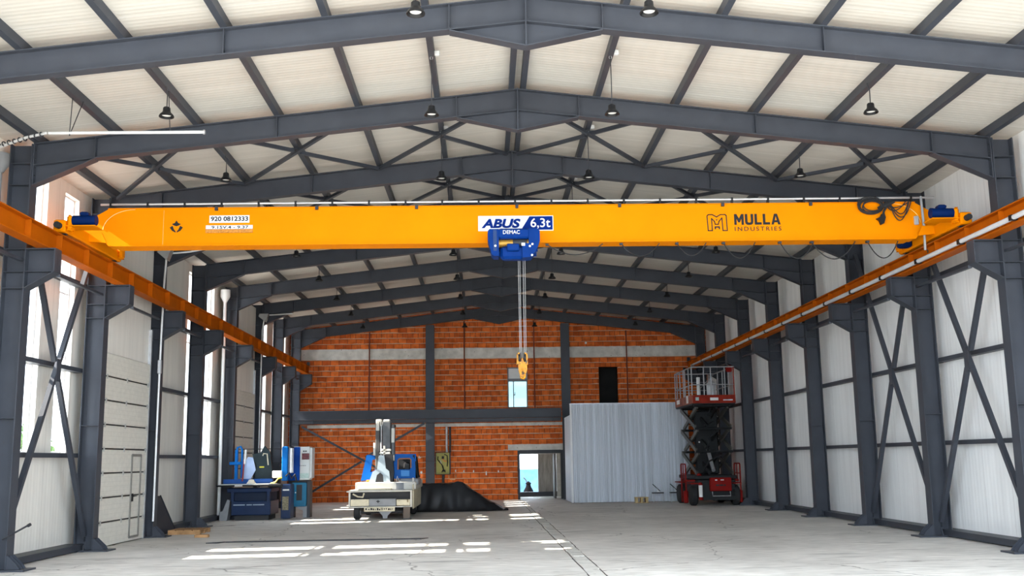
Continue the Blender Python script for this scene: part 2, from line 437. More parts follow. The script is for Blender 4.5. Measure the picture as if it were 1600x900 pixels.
# joint strip in the floor: two lips and broken infill slabs
js = MB(); random.seed(3); y = 15.0
while y < 45.2:
    L_ = random.uniform(0.5, 1.6); y1 = min(45.3, y + L_)
    w = 0.11 if y < 34 else 0.05
    xc = 1.02 - 0.15 * (y - 16) / 29; a, b_ = random.uniform(-.025, .025), random.uniform(-.025, .025)
    h = random.uniform(0.004, 0.016)
    js.prism([(xc - w + a, y), (xc + w + b_, y), (xc + w + a, y1 - .02), (xc - w + b_, y1 - .02)], 'xy', -0.01, h)
    y = y1
structure('trim_4', js, CONC)
gl_ = MB()
for sx in (-1, 1):
    for i in range(24):
        y = 15 + i * 1.25
        if y > 44.5: break
        xc = 1.02 - 0.15 * (y - 16) / 29 + sx * (0.135 if y < 34 else 0.07)
        xd = 1.02 - 0.15 * (y + 1.25 - 16) / 29 + sx * (0.135 if y < 34 else 0.07)
        gl_.bar((xc + random.uniform(-.01, .01), y, 0.001), (xd + random.uniform(-.01, .01), y + 1.25, 0.001), 0.018, 0.006)
structure('trim_5', gl_, mat('joint_filler', (0.07, 0.06, 0.055), 0.9))

# ---- sectional doors in the windowed wall
def sect_door(n, ya, yb, wicket):
    d = MB(); x0, x1 = -9.06, -9.0; H = 4.24; rows = 8; h = H / rows
    for r in range(rows): d.rbox(x0, x1, ya, yb, r * h + 0.02, (r + 1) * h - 0.012, 0.012)
    door = structure('door_%d' % n, d, DOORM)
    structure('door_core', MB().box(x0 - 0.03, x0 + 0.02, ya + 0.01, yb - 0.01, 0.02, H - 0.02), BLK, door)
    gd = MB()
    for y in (ya - 0.05, yb + 0.03): gd.box(-9.08, -8.99, y - 0.035, y + 0.035, 0, 5.1)
    structure('guide_rail', gd, GALV, door)
    hg = MB()
    for r in range(1, rows):
        for y in (ya + 0.12, (ya + yb) / 2 - 0.1, yb - 0.12): hg.box(-9.0, -8.985, y - 0.03, y + 0.03, r * h - 0.06, r * h + 0.05)
    structure('hinge', hg, mat('hinge_zinc', (0.5, 0.5, 0.48), 0.4, 0.5), door)
    if wicket:
        wk = MB(); a, b_ = yb - 1.05, yb - 0.42
        for y in (a, b_): wk.box(-9.0, -8.975, y - 0.025, y + 0.025, 0.1, 2.0)
        wk.box(-9.0, -8.975, a, b_, 1.96, 2.02); wk.box(-9.0, -8.975, a, b_, 0.08, 0.13)
        structure('wicket_frame', wk, mat('wicket_trim', (0.20, 0.19, 0.17), 0.5), door)
        hd = MB().box(-8.985, -8.96, a + 0.06, a + 0.12, 0.92, 1.10).cyl((-8.96, a + 0.09, 1.04), (-8.92, a + 0.09, 1.04), 0.013).bar((-8.925, a + 0.08, 1.04), (-8.925, a + 0.22, 1.04), 0.02, 0.02)
        structure('door_handle', hd, BLK, door)
    # the wall panel above the door stands in line with the door
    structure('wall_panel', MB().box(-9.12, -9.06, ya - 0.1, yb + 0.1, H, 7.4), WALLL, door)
sect_door(1, 22.75, 25.75, True)
sect_door(2, Y(5) + 0.5, Y(6) - 0.4, False)

# ---- upper window in the brick wall, dark doorway, lower doorway with the yard behind
SKYP = m_glass('tinted_glass', (0.34, 0.41, 0.405))
f = MB(); xa, xb, za, zb = 0.36, 1.27, 4.05, 5.88; t = 0.05
FRM = mat('grey_window_frame', (0.16, 0.17, 0.19), 0.45)
f.box(xa, xa + t, YB + .05, YB + .12, za, zb); f.box(xb - t, xb, YB + .05, YB + .12, za, zb); f.box(xa, xb, YB + .05, YB + .12, zb - t, zb)
f.box(xa, xb, YB + .03, YB + .14, 5.24, 5.37); f.box(xa, xb, YB + .05, YB + .12, za, za + t); f.box(xa + .25, xa + .29, YB + .05, YB + .12, za, 5.25)
w = structure('window_9', f, FRM)
structure('pane', MB().box(xa + .02, xb - .02, YB + .08, YB + .09, za + .02, 5.26), SKYP, w)
structure('roller_blind', MB().box(xa + .04, xb - .04, YB + .075, YB + .10, 5.36, zb - .04), WHT, w)
structure('latch', MB().box(xa + .29, xa + .33, YB + .02, YB + .05, 4.62, 4.66).box(xa + .325, xa + .345, YB + .02, YB + .05, 4.62, 4.76), BLK, w)
# room behind the dark upper doorway: closed box
rm = MB(); xa, xb, za, zb = 4.2, 5.7, 4.0, 6.2
rm.box(xa - .1, xa, YB + .3, YB + 2.5, za, zb); rm.box(xb, xb + .1, YB + .3, YB + 2.5, za, zb); rm.box(xa, xb, YB + 2.4, YB + 2.5, za, zb)
rm.box(xa, xb, YB + .3, YB + 2.5, zb, zb + .1); rm.box(xa, xb, YB + .3, YB + 2.5, za - .1, za)
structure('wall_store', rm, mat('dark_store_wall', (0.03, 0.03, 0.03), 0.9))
# passage behind the lower doorway
pw = MB()
pw.box(0.3, 0.45, YB + .3, 50.2, 0, 2.6); pw.box(3.2, 3.35, YB + .3, 50.2, 0, 2.6)
pw.box(0.45, 0.98, 50, 50.2, 0, 2.6); pw.box(2.74, 3.2, 50, 50.2, 0, 2.6); pw.box(0.98, 2.74, 50, 50.2, 2.0, 2.6)
structure('wall_passage', pw, CONC)
structure('ceiling_passage', MB().box(0.3, 3.35, YB + .3, 50.2, 2.6, 2.8), CONC)
dj = MB().box(0.76, 0.86, YB - .01, YB + .32, 0, 2.16).box(2.70, 2.80, YB - .01, YB + .32, 0, 2.16).box(0.86, 2.70, YB - .01, YB + .32, 2.02, 2.17)
structure('door_frame_3', dj, DARKST)
structure('door_3', MB().box(2.42, 2.49, YB + .30, YB + 1.45, 0.02, 2.0), mat('dark_door_leaf', (0.10, 0.085, 0.075), 0.6))
structure('trim_6', MB().box(0.98, 2.74, 49.96, 50.22, 0, 0.22), DARKST)
structure('wall_yard', MB().box(1.86, 2.74, 50.22, 50.34, 0.2, 2.05), mat('grey_shutter_sheet', (0.30, 0.27, 0.24), 0.7, 0, 0.3, 3, stretch=(6, 1, 0.6)))
# ------------------------------------------------------------------ steel frame
WALLN = {-1: 'windowed wall', 1: 'blank panel wall'}
HOLE = MB
# columns F1..F8 on both sides
def column(s, k):
    y = Y(k); ordn = ORD[k - 1]
    spots = {(-1, 1): 'beside the tall cross-braced windows', (-1, 2): 'between those windows and the big sectional door', (-1, 3): 'just past the sectional door with a wicket',
             (-1, 4): 'in front of the blue machine', (-1, 8): 'standing against the brick wall', (1, 8): 'standing against the brick wall', (1, 6): 'beside the red scissor lift'}
    lab = 'dark grey steel column on the %s, %s from the open front' % (WALLN[s], ordn)
    if (s, k) in spots: lab = 'dark grey steel column on the %s, %s in line' % (WALLN[s], ordn) + ', ' + spots[(s, k)]
    words = lab.split()
    if len(words) > 16: lab = 'steel column, %s on the %s, %s' % (ordn, WALLN[s], spots[(s, k)])
    t = thing('steel_column', lab, 'column', (s * 9.05, y, 0), 'columns along the ' + WALLN[s])
    b = MB().ibeam((s * 9.05, y, 0.02), (s * 9.05, y, 7.56), (0, 1, 0), (1, 0, 0), 0.40, 0.28, 0.02, 0.014)
    mk('shaft', b, STEEL, t)
    bp = MB().box(s * 8.50, s * 9.40, y - .25, y + .25, 0, 0.03)
    mk('base_plate', bp, STEEL, t)
    for (xa, xb, yy) in ((8.85, 8.62, 0.0), (8.85, 8.62, -.12), (8.85, 8.62, .12)):
        g = MB().prism([(s * xa, .03), (s * xb, .03), (s * (xb + .05), .11), (s * (xa - .02), .26), (s * xa, .26)], 'xz', y + yy - .007, y + yy + .007)
        mk('gusset', g, STEEL, t)
    g = MB().prism([(y - .14, .03), (y - .24, .03), (y - .2, .1), (y - .14, .2)], 'yz', s * 9.0, s * 9.015); mk('gusset', g, STEEL, t)
    for z in (2.6, 4.9, 5.2, 5.61, 6.80, 7.2):
        st = MB().box(s * (XI + .02), s * (XO - .02), y - .13, y - .007, z - .007, z + .007); mk('stiffener', st, STEEL, t)
    # runway bracket
    c = MB()
    c.prism([(s * XI, 4.90), (s * 8.33, 5.20), (s * 8.33, 5.60), (s * XI, 5.60)], 'xz', y - .007, y + .007)
    c.box(s * 8.33, s * XI, y - .14, y + .14, 5.60, 5.62)
    c.box(s * 8.33, s * 8.35, y - .14, y + .14, 5.20, 5.60)
    c.box(s * 8.35, s * XI, y - .12, y + .12, 5.193, 5.207)
    c.sect([(-.14, -.008), (.14, -.008), (.14, .008), (-.14, .008)], (s * 8.335, y, 5.20), (s * XI, y, 4.90), (0, 1, 0), (0, 0, 1))
    mk('bracket', c, STEEL, t)
    return t
for s in (-1, 1):
    for k in range(1, 9): column(s, k)

# portal rafters F0..F8
for k in range(0, 9):
    y = Y(k)
    lab = 'dark grey pitched roof rafter, %s from the open front' % ORD[k]
    if k == 0: lab = 'nearest dark grey pitched roof rafter, crossing the top of the view'
    if k == 8: lab = 'last pitched roof rafter, spanning right against the brick wall'
    if k == 3: lab += ', just behind the yellow crane girder'
    t = thing('roof_rafter', lab, 'rafter', (0, y, rbot(0)), 'portal rafters under the roof')
    for s in (-1, 1):
        zc = (rtop(0) + rbot(0)) / 2; ze = (rtop(XI) + rbot(XI)) / 2
        mk('rafter_beam', MB().ibeam((s * .012, y, zc), (s * (XI - .002), y, ze), (0, 1, 0), (0, 0, 1), .42, .20, .018, .012), STEEL, t)
        h = MB()   # eave haunch: web wedge and sloping flange
        h.prism([(s * 7.745, rbot(7.745)), (s * (XI - .025), rbot(XI)), (s * (XI - .025), 6.81)], 'xz', y - .006, y + .006)
        h.sect([(-.10, -.009), (.10, -.009), (.10, .009), (-.10, .009)], (s * 7.745, y, rbot(7.745) - .004), (s * XI, y, 6.80), (0, 1, 0), (0, 0, 1))
        mk('eave_haunch', h, STEEL, t)
        h = MB()
        h.prism([(s * 1.14, rbot(1.14)), (0.012 * s, rbot(0)), (0.012 * s, 7.80)], 'xz', y - .006, y + .006)
        h.sect([(-.10, -.009), (.10, -.009), (.10, .009), (-.10, .009)], (s * 1.14, y, rbot(1.14) - .004), (0.001 * s, y, 7.79), (0, 1, 0), (0, 0, 1))
        mk('apex_haunch', h, STEEL, t)
        for x in (1.14, 4.45, 7.745):
            mk('stiffener', MB().box(s * (x - .007), s * (x + .007), y - .095, y - .006, rbot(x) + .018, rtop(x) - .02), STEEL, t)
        ep = MB().box(s * (XI - .025), s * (XI - .002), y - .11, y + .11, 6.80, rtop(XI) + .05)
        mk('end_plate', ep, STEEL, t)
        for dy in (-.07, .07):
            for z in (6.98, 7.13, 7.3, 7.45):
                if dy < 0 and k < 4:
                    mk('bolt', MB().cyl((s * (XI - .04), y + dy, z), (s * (XI - .024), y + dy, z), .014, 6), DARKST, t)
    mk('apex_plate', MB().box(-.012, .012, y - .11, y + .11, 7.79, rtop(0) + .01), STEEL, t)

# purlins running the length of the hall
for s in (-1, 1):
    for i, x in enumerate((0.11, 1.5, 2.97, 4.45, 5.93, 7.4, 8.80)):
        z = rtop(x)
        side = 'roof slope over the ' + WALLN[s]
        lab = 'dark roof purlin, %s below the ridge on the %s side' % (ORD[i - 1], 'window' if s < 0 else 'blank wall')
        if i == 0: lab = 'dark ridge purlin on the %s side of the ridge line' % ('window' if s < 0 else 'blank wall')
        if i == 6: lab = 'dark eave purlin along the top of the %s' % WALLN[s]
        w = .05
        pr = MB().loft([[(s * (x - w), y, z + SL * w + .001), (s * (x + w), y, z - SL * w + .001), (s * (x + w), y, z - SL * w + PUR - .002), (s * (x - w), y, z + SL * w + PUR - .002)][::(1 if s < 0 else -1)] for y in (YF - .3, YB - .01)])
        o = mk('roof_purlin', pr, STEEL); tag(o, lab, 'purlin', 'roof purlins')

# crossed tubes in the plane of the roof, in the second and third bays
for k in (1, 2):
    for s in (-1, 1):
        for i, (xa, xb) in enumerate(((0.12, 2.97), (2.97, 5.93), (5.93, 8.7))):
            xm = (xa + xb) / 2
            where = ('next to the ridge', 'half way down the slope', 'next to the eave')[i]
            bay = ('nearer braced bay', 'farther braced bay')[k - 1]
            t = thing('roof_cross_brace', 'crossed roof tubes %s, %s side, %s' % (where, 'window' if s < 0 else 'blank wall', bay), 'brace',
                      (s * xm, Y(k + .5), rtop(xm) - .06), 'roof cross bracing')
            za, zb = rtop(xa) - .06, rtop(xb) - .06
            mk('diagonal', MB().bar((s * xa, Y(k) + .1, za), (s * xb, Y(k + 1) - .1, zb), .07, .07), STEEL, t)
            m_ = (s * xm, Y(k + .5), (za + zb) / 2)
            mk('diagonal', MB().bar((s * xb, Y(k) + .1, zb), (s * (xm + .06), Y(k + .5) - .08, m_[2]), .07, .07), STEEL, t)
            mk('diagonal', MB().bar((s * (xm - .06), Y(k + .5) + .08, m_[2]), (s * xa, Y(k + 1) - .1, za), .07, .07), STEEL, t)
            mk('gusset', MB().box(s * (xm - .12), s * (xm + .12), Y(k + .5) - .12, Y(k + .5) + .12, m_[2] + .035, m_[2] + .047), STEEL, t)

# crossed tubes on the side walls
for s, k, lab in ((-1, 1, 'tall steel cross brace in front of the two nearest windows'), (1, 1, 'nearest tall steel cross brace on the blank panel wall'), (1, 2, 'second tall steel cross brace on the blank panel wall, behind the nearest')):
    t = thing('wall_cross_brace', lab, 'brace', (s * 9.06, Y(k + .5), .3), 'wall cross bracing')
    ya, yb = Y(k) + .06, Y(k + 1) - .06; ym = Y(k + .5); zl, zh, zm = .32, 6.9, 3.61; x = s * 9.06
    mk('diagonal', MB().bar((x, ya, zl), (x, yb, zh), .09, .09), STEEL, t)
    d = .10; sl = (zh - zl) / (yb - ya)
    mk('diagonal', MB().bar((x, ya, zh), (x, ym - d, zm + d * sl), .09, .09), STEEL, t)
    mk('diagonal', MB().bar((x, ym + d, zm - d * sl), (x, yb, zl), .09, .09), STEEL, t)
    mk('gusset', MB().box(x - s * .045, x - s * .057, ym - .1, ym + .1, zm - .22, zm + .22), STEEL, t)
    for (yy, zz) in ((ya, zl), (yb, zl)):
        mk('end_plate', MB().box(x - .008, x + .008, yy - .05, yy + .05, zz - .12, zz + .2), STEEL, t)

# girts between the columns
for s in (-1, 1):
    for k in range(0, 8):
        if s < 0 and k in (2, 5): zs = ()
        else: zs = ((1.93, 'low'), (3.72, 'middle'), (5.55, 'high'))
        for z, nm in zs:
            ya, yb = max(Y(k) + .16, 13), Y(k + 1) - .16
            o = mk('wall_girt', MB().box(s * 9.27, s * (XW - .002), ya - .12, yb + .12, z, z + .09), STEEL)
            bay = 'in the bay before the %s column' % ORD[k] if k < 8 else ''
            tag(o, '%s girt on the %s %s' % (nm, WALLN[s], bay), 'girt', 'wall girts')

# crane runway beams with rail on top
for s in (-1, 1):
    xb = s * 8.55
    t = thing('crane_runway_beam', 'long orange crane runway beam along the ' + WALLN[s], 'runway beam', (xb, 28, 5.62), 'crane runway beams')
    b = MB().ibeam((xb, YF, 5.80), (xb, 46.15, 5.80), (1, 0, 0), (0, 0, 1), .36, .24, .02, .012)
    mk('beam', b, ORG, t)
    mk('rail_bar', MB().box(xb - .025, xb + .025, YF, 46.1, 5.98, 6.03), mat('worn_rail_steel', (.22, .2, .19), .35, .8), t)
    y = YF + .6; i = 0
    while y < 46:
        for q in (-1, 1):
            mk('stiffener', MB().box(xb + q * .008, xb + q * .115, y - .006, y + .006, 5.64, 5.96), ORG, t)
        y += BAY / 3
    mk('end_stop', MB().box(xb - .06, xb + .06, 45.95, 46.1, 6.031, 6.2), STEEL, t)
    # ties from each bracket to the next column
    for k in range(0, 8):
        o = mk('runway_tie', MB().bar((s * 8.37, Y(k) + .15, 5.16), (s * 8.92, Y(k + 1) - .15, 5.40), .07, .05), STEEL)
        tag(o, 'thin tie leading to the %s column bracket bay on the %s' % (ORD[k], WALLN[s]), 'tie', 'runway ties')
# white conductor bar hung under the runway on the blank wall side
CONDW = mat('conductor_white', (.52, .52, .53), .45, 0, .06)
t = thing('conductor_bar', 'white electric conductor bar clipped along the orange runway beam', 'conductor bar', (8.37, 28, 5.66))
y = YF; seg = BAY / 2; i = 0
while y < 44.5:
    mk('bar_length', MB().rbox(8.32, 8.40, y + .02, min(y + seg, 44.5) - .02, 5.655, 5.735, .02), CONDW, t)
    mk('joint_clip', MB().box(8.315, 8.428, y + seg - .05, y + seg + .05, 5.648, 5.742), BLK, t)
    y += seg

# gable posts and landing beam by the brick wall
for i, x in enumerate((-3.11, 2.97)):
    b = MB().ibeam((x, 46.0, 0.02), (x, 46.0, rbot(x) - .02), (1, 0, 0), (0, 1, 0), .28, .38, .02, .014)
    t = thing('gable_post', ('slim steel post up the brick wall behind the white crane truck', 'slim steel post up the brick wall beside the white sheet enclosure')[i], 'post', (x, 46.0, 0), 'gable posts')
    mk('shaft', b, STEEL, t)
    mk('base_plate', MB().box(x - .24, x + .24, 45.8, 46.3, 0, .02), STEEL, t)
    mk('clamp', MB().box(x - .2, x + .2, 45.83, 45.86, 1.72, 1.78), DARKST, t)
t = thing('landing_beam', 'heavy dark steel beam across the brick wall at mid height', 'beam', (-3, 45.35, 3.56))
mk('beam', MB().ibeam((-9.0, 45.35, 3.78), (2.69, 45.35, 3.78), (0, 1, 0), (0, 0, 1), .40, .24, .02, .014), STEEL, t)
mk('edge_channel', MB().box(-9.0, 2.69, 45.48, 45.68, 3.42, 3.57), STEEL, t)
for i in range(7):
    x = -8.2 + i * 1.75
    mk('bracket', MB().box(x - .015, x + .015, 45.44, 45.50, 3.40, 3.60), STEEL, t)
t = thing('gable_cross_brace', 'steel cross brace in front of the brick wall behind the white crane truck', 'brace', (-6, 45.75, .3))
mk('diagonal', MB().bar((-8.75, 45.75, 3.32), (-3.35, 45.75, .35), .08, .09), STEEL, t)
mk('diagonal', MB().bar((-8.5, 45.75, .35), (-6.1, 45.75, 1.78), .08, .09), STEEL, t)
mk('diagonal', MB().bar((-5.95, 45.75, 1.95), (-3.35, 45.75, 3.40), .08, .09), STEEL, t)
# ------------------------------------------------------------------ overhead travelling crane
CY = 20.32; CF = 20.15; XR = 8.55
t = thing('overhead_crane', 'yellow single-girder overhead crane spanning the hall', 'crane', (0, CY, 6.05))
prof = [(-8.15, 6.81), (-8.66, 6.52), (-8.66, 6.30), (-8.32, 6.30), (-8.12, 6.06), (8.12, 6.06), (8.32, 6.30), (8.66, 6.30), (8.66, 6.52), (8.15, 6.81)]
gd = mk('girder', MB().prism(prof, 'xz', CF, CF + .34), YEL, t)
mk('bottom_flange', MB().box(-8.02, 8.02, CF - .06, CF + .40, 6.04, 6.06), YEL, gd)
mk('top_flange', MB().box(-8.15, 8.15, CF - .03, CF + .37, 6.81, 6.825), YEL, gd)
WELD = mat('weld_seam', (.78, .52, .16), .4)
for s in (-1, 1):
    pts = [(s * (7.62 + .62 * math.sin(a) ** 1.0), CF - .004, 6.80 - .42 * (1 - math.cos(a))) for a in [R(q) for q in range(0, 95, 8)]]
    mk('weld_seam', MB().tube(pts, .006, 6), WELD, gd, True)
mk('web_seam', MB().box(-7.05, -7.045, CF - .003, CF + .01, 6.08, 6.78), WELD, gd)
for s in (-1, 1):
    ec = MB().rbox(s * (XR - .11), s * (XR + .11), CY - 1.5, CY + 1.5, 6.055, 6.29, .02)
    c = mk('end_carriage', ec, YEL, t)
    for q in (-1, 1):
        mk('wheel', MB().cyl((s * (XR - .07), CY + q * 1.3, 6.128), (s * (XR + .07), CY + q * 1.3, 6.128), .097, 18), DARKST, c, True)
        mk('buffer', MB().cyl((s * XR, CY + q * 1.5, 6.17), (s * XR, CY + q * 1.62, 6.17), .06, 14), RUB, c, True)
        gb = MB().rbox(s * (XR - .20), s * (XR - .11), CY + q * 1.36 - .12, CY + q * 1.36 + .12, 6.10, 6.40, .05)
        mk('gearbox', gb, YEL, c)
    mo = MB().cyl((s * (XR - .20), CY - 1.36, 6.30), (s * (XR - .58), CY - 1.36, 6.30), .095, 20)
    m_ = mk('drive_motor', mo, BLUED, t, True)
    mk('terminal_box', MB().rbox(s * (XR - .50), s * (XR - .34), CY - 1.46, CY - 1.28, 6.375, 6.45, .02), BLUED, m_)
    mk('fan_cowl', MB().cyl((s * (XR - .58), CY - 1.36, 6.30), (s * (XR - .63), CY - 1.36, 6.30), .10, 20), BLUED, m_, True)
    mk('motor_shelf', MB().box(s * (XR - .66), s * (XR - .1), CY - 1.50, CY - 1.10, 6.165, 6.18), YEL, t)
    # plates that join carriage and girder
    mk('joint_plate', MB().prism([(s * 8.10, 6.09), (s * 8.45, 6.12), (s * 8.45, 6.29), (s * 8.20, 6.29)], 'xz', CF - .16, CF - .12), YEL, t)
mo = mk('drive_motor', MB().rbox(8.18, 8.43, CY + .72, CY + .98, 6.08, 6.24, .03), BLUED, t)
# cable track along the top
TR = mat('track_aluminium', (.55, .55, .56), .35, .7)
tr = mk('cable_track', MB().cyl((-8.3, CF - .02, 6.90), (8.55, CF - .02, 6.91), .022, 8), TR, t, True)
for i in range(23):
    x = -8.1 + i * .735
    mk('track_clip', MB().box(x - .02, x + .02, CF - .05, CF + .02, 6.825, 6.94), BLK, tr)
for x in (-6.0, -4.0, -2.0, 0.02, 2.1, 4.2, 6.0):
    mk('flange_clamp', MB().box(x - .03, x + .03, CF - .05, CF - .005, 6.76, 6.84), DARKST, tr)
# collector arm on the conductor side
GP = mat('grey_pole', (.32, .32, .32), .4, .4)
a = mk('collector_arm', MB().tube([(8.25, CF - .09, 6.92), (8.26, CF - .10, 6.3), (8.25, CF - .10, 5.80)], .026, 10), GP, t, True)
mk('collector_shoe', MB().tube([(8.25, CF - .10, 5.83), (8.33, CF - .04, 5.80), (8.36, CF + .05, 5.78)], .012, 6), DARKST, a, True)
mk('arm_bracket', MB().tube([(8.25, CF - .1, 6.36), (8.4, CF - .3, 6.40), (8.45, CF - .7, 6.33)], .014, 6), GP, a, True)
mk('junction_box', MB().rbox(8.10, 8.19, CF - .06, CF - .002, 6.34, 6.52, .01), GALV, t)
# --- plates and lettering on the girder
yp = CF - .006
pl = mk('name_plate', MB().box(-.765, .75, yp, CF, 6.295, 6.605), SIGNW, t)
mk('blue_field', MB().prism([(.27, 6.590), (.735, 6.590), (.735, 6.312), (.10, 6.312)], 'xz', yp - .003, yp), SIGNB, pl)
mk('lettering', text_mb('ABUS', -.70, .09, 6.352, 6.545, yp - .003, bold=.045, shear=.22), SIGNB, pl)
mk('lettering', text_mb('6,3t', .29, .69, 6.335, 6.55, yp - .006, bold=.008), SIGNW, pl)
npl = mk('number_plate', MB().box(-6.14, -5.345, yp, CF, 6.512, 6.664), SIGNW, t)
mk('lettering', text_mb('920 0812333', -6.11, -5.37, 6.545, 6.640, yp - .003, bold=.02), INK, npl)
n2 = mk('number_plate', MB().box(-6.205, -5.275, yp, CF, 6.385, 6.462), SIGNW, t)
mk('lettering', text_mb('9.15V.4 - 9.37', -6.09, -5.36, 6.392, 6.45, yp - .003, bold=.01), INK, n2)
mk('plate_holder', MB().rbox(-6.21, -5.27, yp - .004, CF, 6.305, 6.384, .012), mat('worn_plate', (.5, .20, .03), .5, 0, .3, 30), n2)
lf = MB(); cx, cz = -6.79, 6.445
lf.prism([(cx, cz + .125), (cx + .035, cz + .07), (cx + .09, cz + .05), (cx + .045, cz + .02), (cx, cz + .005), (cx - .045, cz + .02), (cx - .09, cz + .05), (cx - .035, cz + .07)], 'xz', yp, CF)
for q in (-1, 1):
    lf.prism([(cx + q * .075, cz + .015), (cx + q * .13, cz - .02), (cx + q * .085, cz - .085), (cx + q * .01, cz - .125), (cx + q * .012, cz - .10), (cx + q * .045, cz - .06)][::q], 'xz', yp, CF)
mk('leaf_emblem', lf, INK, t)
# emblem: outlined letter M with a small bridge
em = MB(); ex, ez, W_, H_ = 3.875, 6.255, .40, .345
def E(u, v): return (ex + u * W_, ez + v * H_)
def stroke(pts, w=.020, closed=False):
    P3 = [Vector((*E(*p), 0)) for p in pts]
    for a, b in zip(P3, P3[1:] + ([P3[0]] if closed else [])):
        d = (b - a).normalized(); n = Vector((-d.y, d.x, 0)) * w / 2; a2 = a - d * w * .4; b2 = b + d * w * .4
        em.prism([(q.x, q.y) for q in (a2 - n, b2 - n, b2 + n, a2 + n)], 'xz', yp, CF)
stroke([(0.03, .02), (.0, .90), (.06, .98), (.27, .98), (.48, .84), (.68, .98), (.92, .98), (.98, .92), (1.0, .02), (.78, .02), (.75, .78), (.60, .58), (.56, .40), (.40, .40), (.36, .58), (.22, .75), (.24, .02)], closed=True)
em.prism([E(.43, .70), E(.53, .70), E(.48, .60)], 'xz', yp, CF)
em.prism([E(.36, .28), E(.36, .10), E(.42, .10), E(.43, .20), E(.56, .20), E(.57, .10), E(.63, .10), E(.63, .28)], 'xz', yp, CF)
mk('company_emblem', em, INK, t)
def glyphs(word, x0, x1, z0, z1, gap=.06):
    G = {'M': (1.05, [[(0, 0), (.26, 0), (.26, .55), (.0, 1)], [(0, 1), (.27, 1), (.525, .58), (.525, .22), (.44, .22), (.26, .55)], [(1.05, 1), (.78, 1), (.525, .58), (.525, .22), (.61, .22), (.79, .55)], [(1.05, 0), (.79, 0), (.79, .55), (1.05, 1)]]),
         'U': (.92, [[(0, 1), (0, .30), (.28, .30), (.28, 1)], [(.64, 1), (.64, .30), (.92, .30), (.92, 1)], [(0, .30), (.06, .10), (.22, 0), (.46, -.02), (.46, .20), (.33, .22), (.28, .30)], [(.92, .30), (.86, .10), (.70, 0), (.46, -.02), (.46, .20), (.59, .22), (.64, .30)]]),
         'L': (.78, [[(0, 0), (.28, 0), (.28, 1), (0, 1)], [(.28, 0), (.78, 0), (.78, .22), (.28, .22)]]),
         'A': (1.02, [[(0, 0), (.28, 0), (.51, .78), (.51, 1), (.34, 1)], [(1.02, 0), (.74, 0), (.51, .78), (.51, 1), (.68, 1)], [(.30, .20), (.72, .20), (.66, .40), (.36, .40)]])}
    tot = sum(G[c][0] for c in word) + gap * (len(word) - 1) * 2.2; k_ = (x1 - x0) / tot; x = x0; mb = MB()
    for c in word:
        for poly in G[c][1]:
            mb.prism([(x + u * k_, z0 + v * (z1 - z0)) for u, v in poly], 'xz', yp, CF)
        x += (G[c][0] + gap * 2.2) * k_
    return mb
mk('company_lettering', glyphs('MULLA', 4.425, 5.37, 6.378, 6.602), INK, t)
mk('company_lettering', text_mb('INDUSTRIES', 4.43, 5.378, 6.250, 6.335, yp, bold=.004, space=1.35), INK, t)

# --- hoist trolley under the girder
h = thing('hoist_trolley', 'blue wire rope hoist hanging under the crane girder', 'hoist', (-.05, CY - .2, 5.65))
fy = 19.72
body = MB().prism([(-.54, 6.24), (-.575, 6.20), (-.575, 6.02), (-.50, 5.74), (-.46, 5.70), (-.36, 5.70), (-.36, 6.24)], 'xz', fy, fy + .40)
hb = mk('hoist_frame', body, BLUEH, h)
mk('end_plate', MB().prism([(.23, 6.25), (.40, 6.25), (.45, 6.20), (.45, 6.0), (.36, 5.78), (.28, 5.68), (.10, 5.66), (.10, 5.95), (.23, 5.95)], 'xz', fy + .01, fy + .40), BLUEH, h)
mk('top_housing', MB().rbox(-.38, .25, fy - .01, fy + .36, 6.05, 6.25, .03), BLUEH, h)
mk('lettering', text_mb('DEMAC', -.275, .055, 6.135, 6.21, fy - .012, bold=.004), SIGNW, h)
mk('drum', MB().cyl((-.36, fy + .2, 5.99), (.24, fy + .2, 5.99), .085, 20), mat('drum_brass', (.45, .24, .04), .4, .5), h, True)
mk('rope_winding', MB().cyl((-.08, fy + .2, 5.99), (.20, fy + .2, 5.99), .10, 20), DARKST, h, True)
mk('lower_housing', MB().rbox(-.33, .16, fy + .08, fy + .38, 5.66, 5.92, .05), BLUEH, h)
mk('limit_box', MB().rbox(-.20, .04, fy - .03, fy + .1, 5.80, 5.94, .015), BLUEH, h)
mk('rating_label', MB().box(.085, .155, fy - .006, fy + .01, 5.90, 5.955), SIGNW, h)
for x, z in ((.25, 5.89), (.30, 5.93), (.29, 5.71), (-.43, 5.90)):
    mk('bolt', MB().cyl((x, fy - .01, z), (x, fy + .02, z), .022, 10), WHT, h, True)
mk('side_seam', MB().box(-.47, -.40, fy - .008, fy + .01, 5.80, 6.22), mat('seam_dark_blue', (.006, .03, .12), .5), h)
for x in (-.30, .30):
    for q in (-1, 1):
        w = mk('trolley_wheel', MB().cyl((x, CY + q * .18, 6.112), (x, CY + q * .222, 6.112), .048, 14), DARKST, h, True)
    mk('trolley_plate', MB().box(x - .12, x + .12, CY - .26, CY - .24, 5.85, 6.15), BLUEH, h)
    mk('trolley_plate', MB().box(x - .12, x + .12, CY + .24, CY + .26, 5.85, 6.15), BLUEH, h)
HX = .072
for dx, z1 in ((-.05, 3.86), (-.015, 3.80), (.06, 3.86), (.10, 3.80)):
    mk('wire_rope', MB().cyl((HX + dx * .9, CY - .25, 5.85), (HX + dx * .8, CY - .25, z1 - .18), .0065, 6), ROPE, h, True)
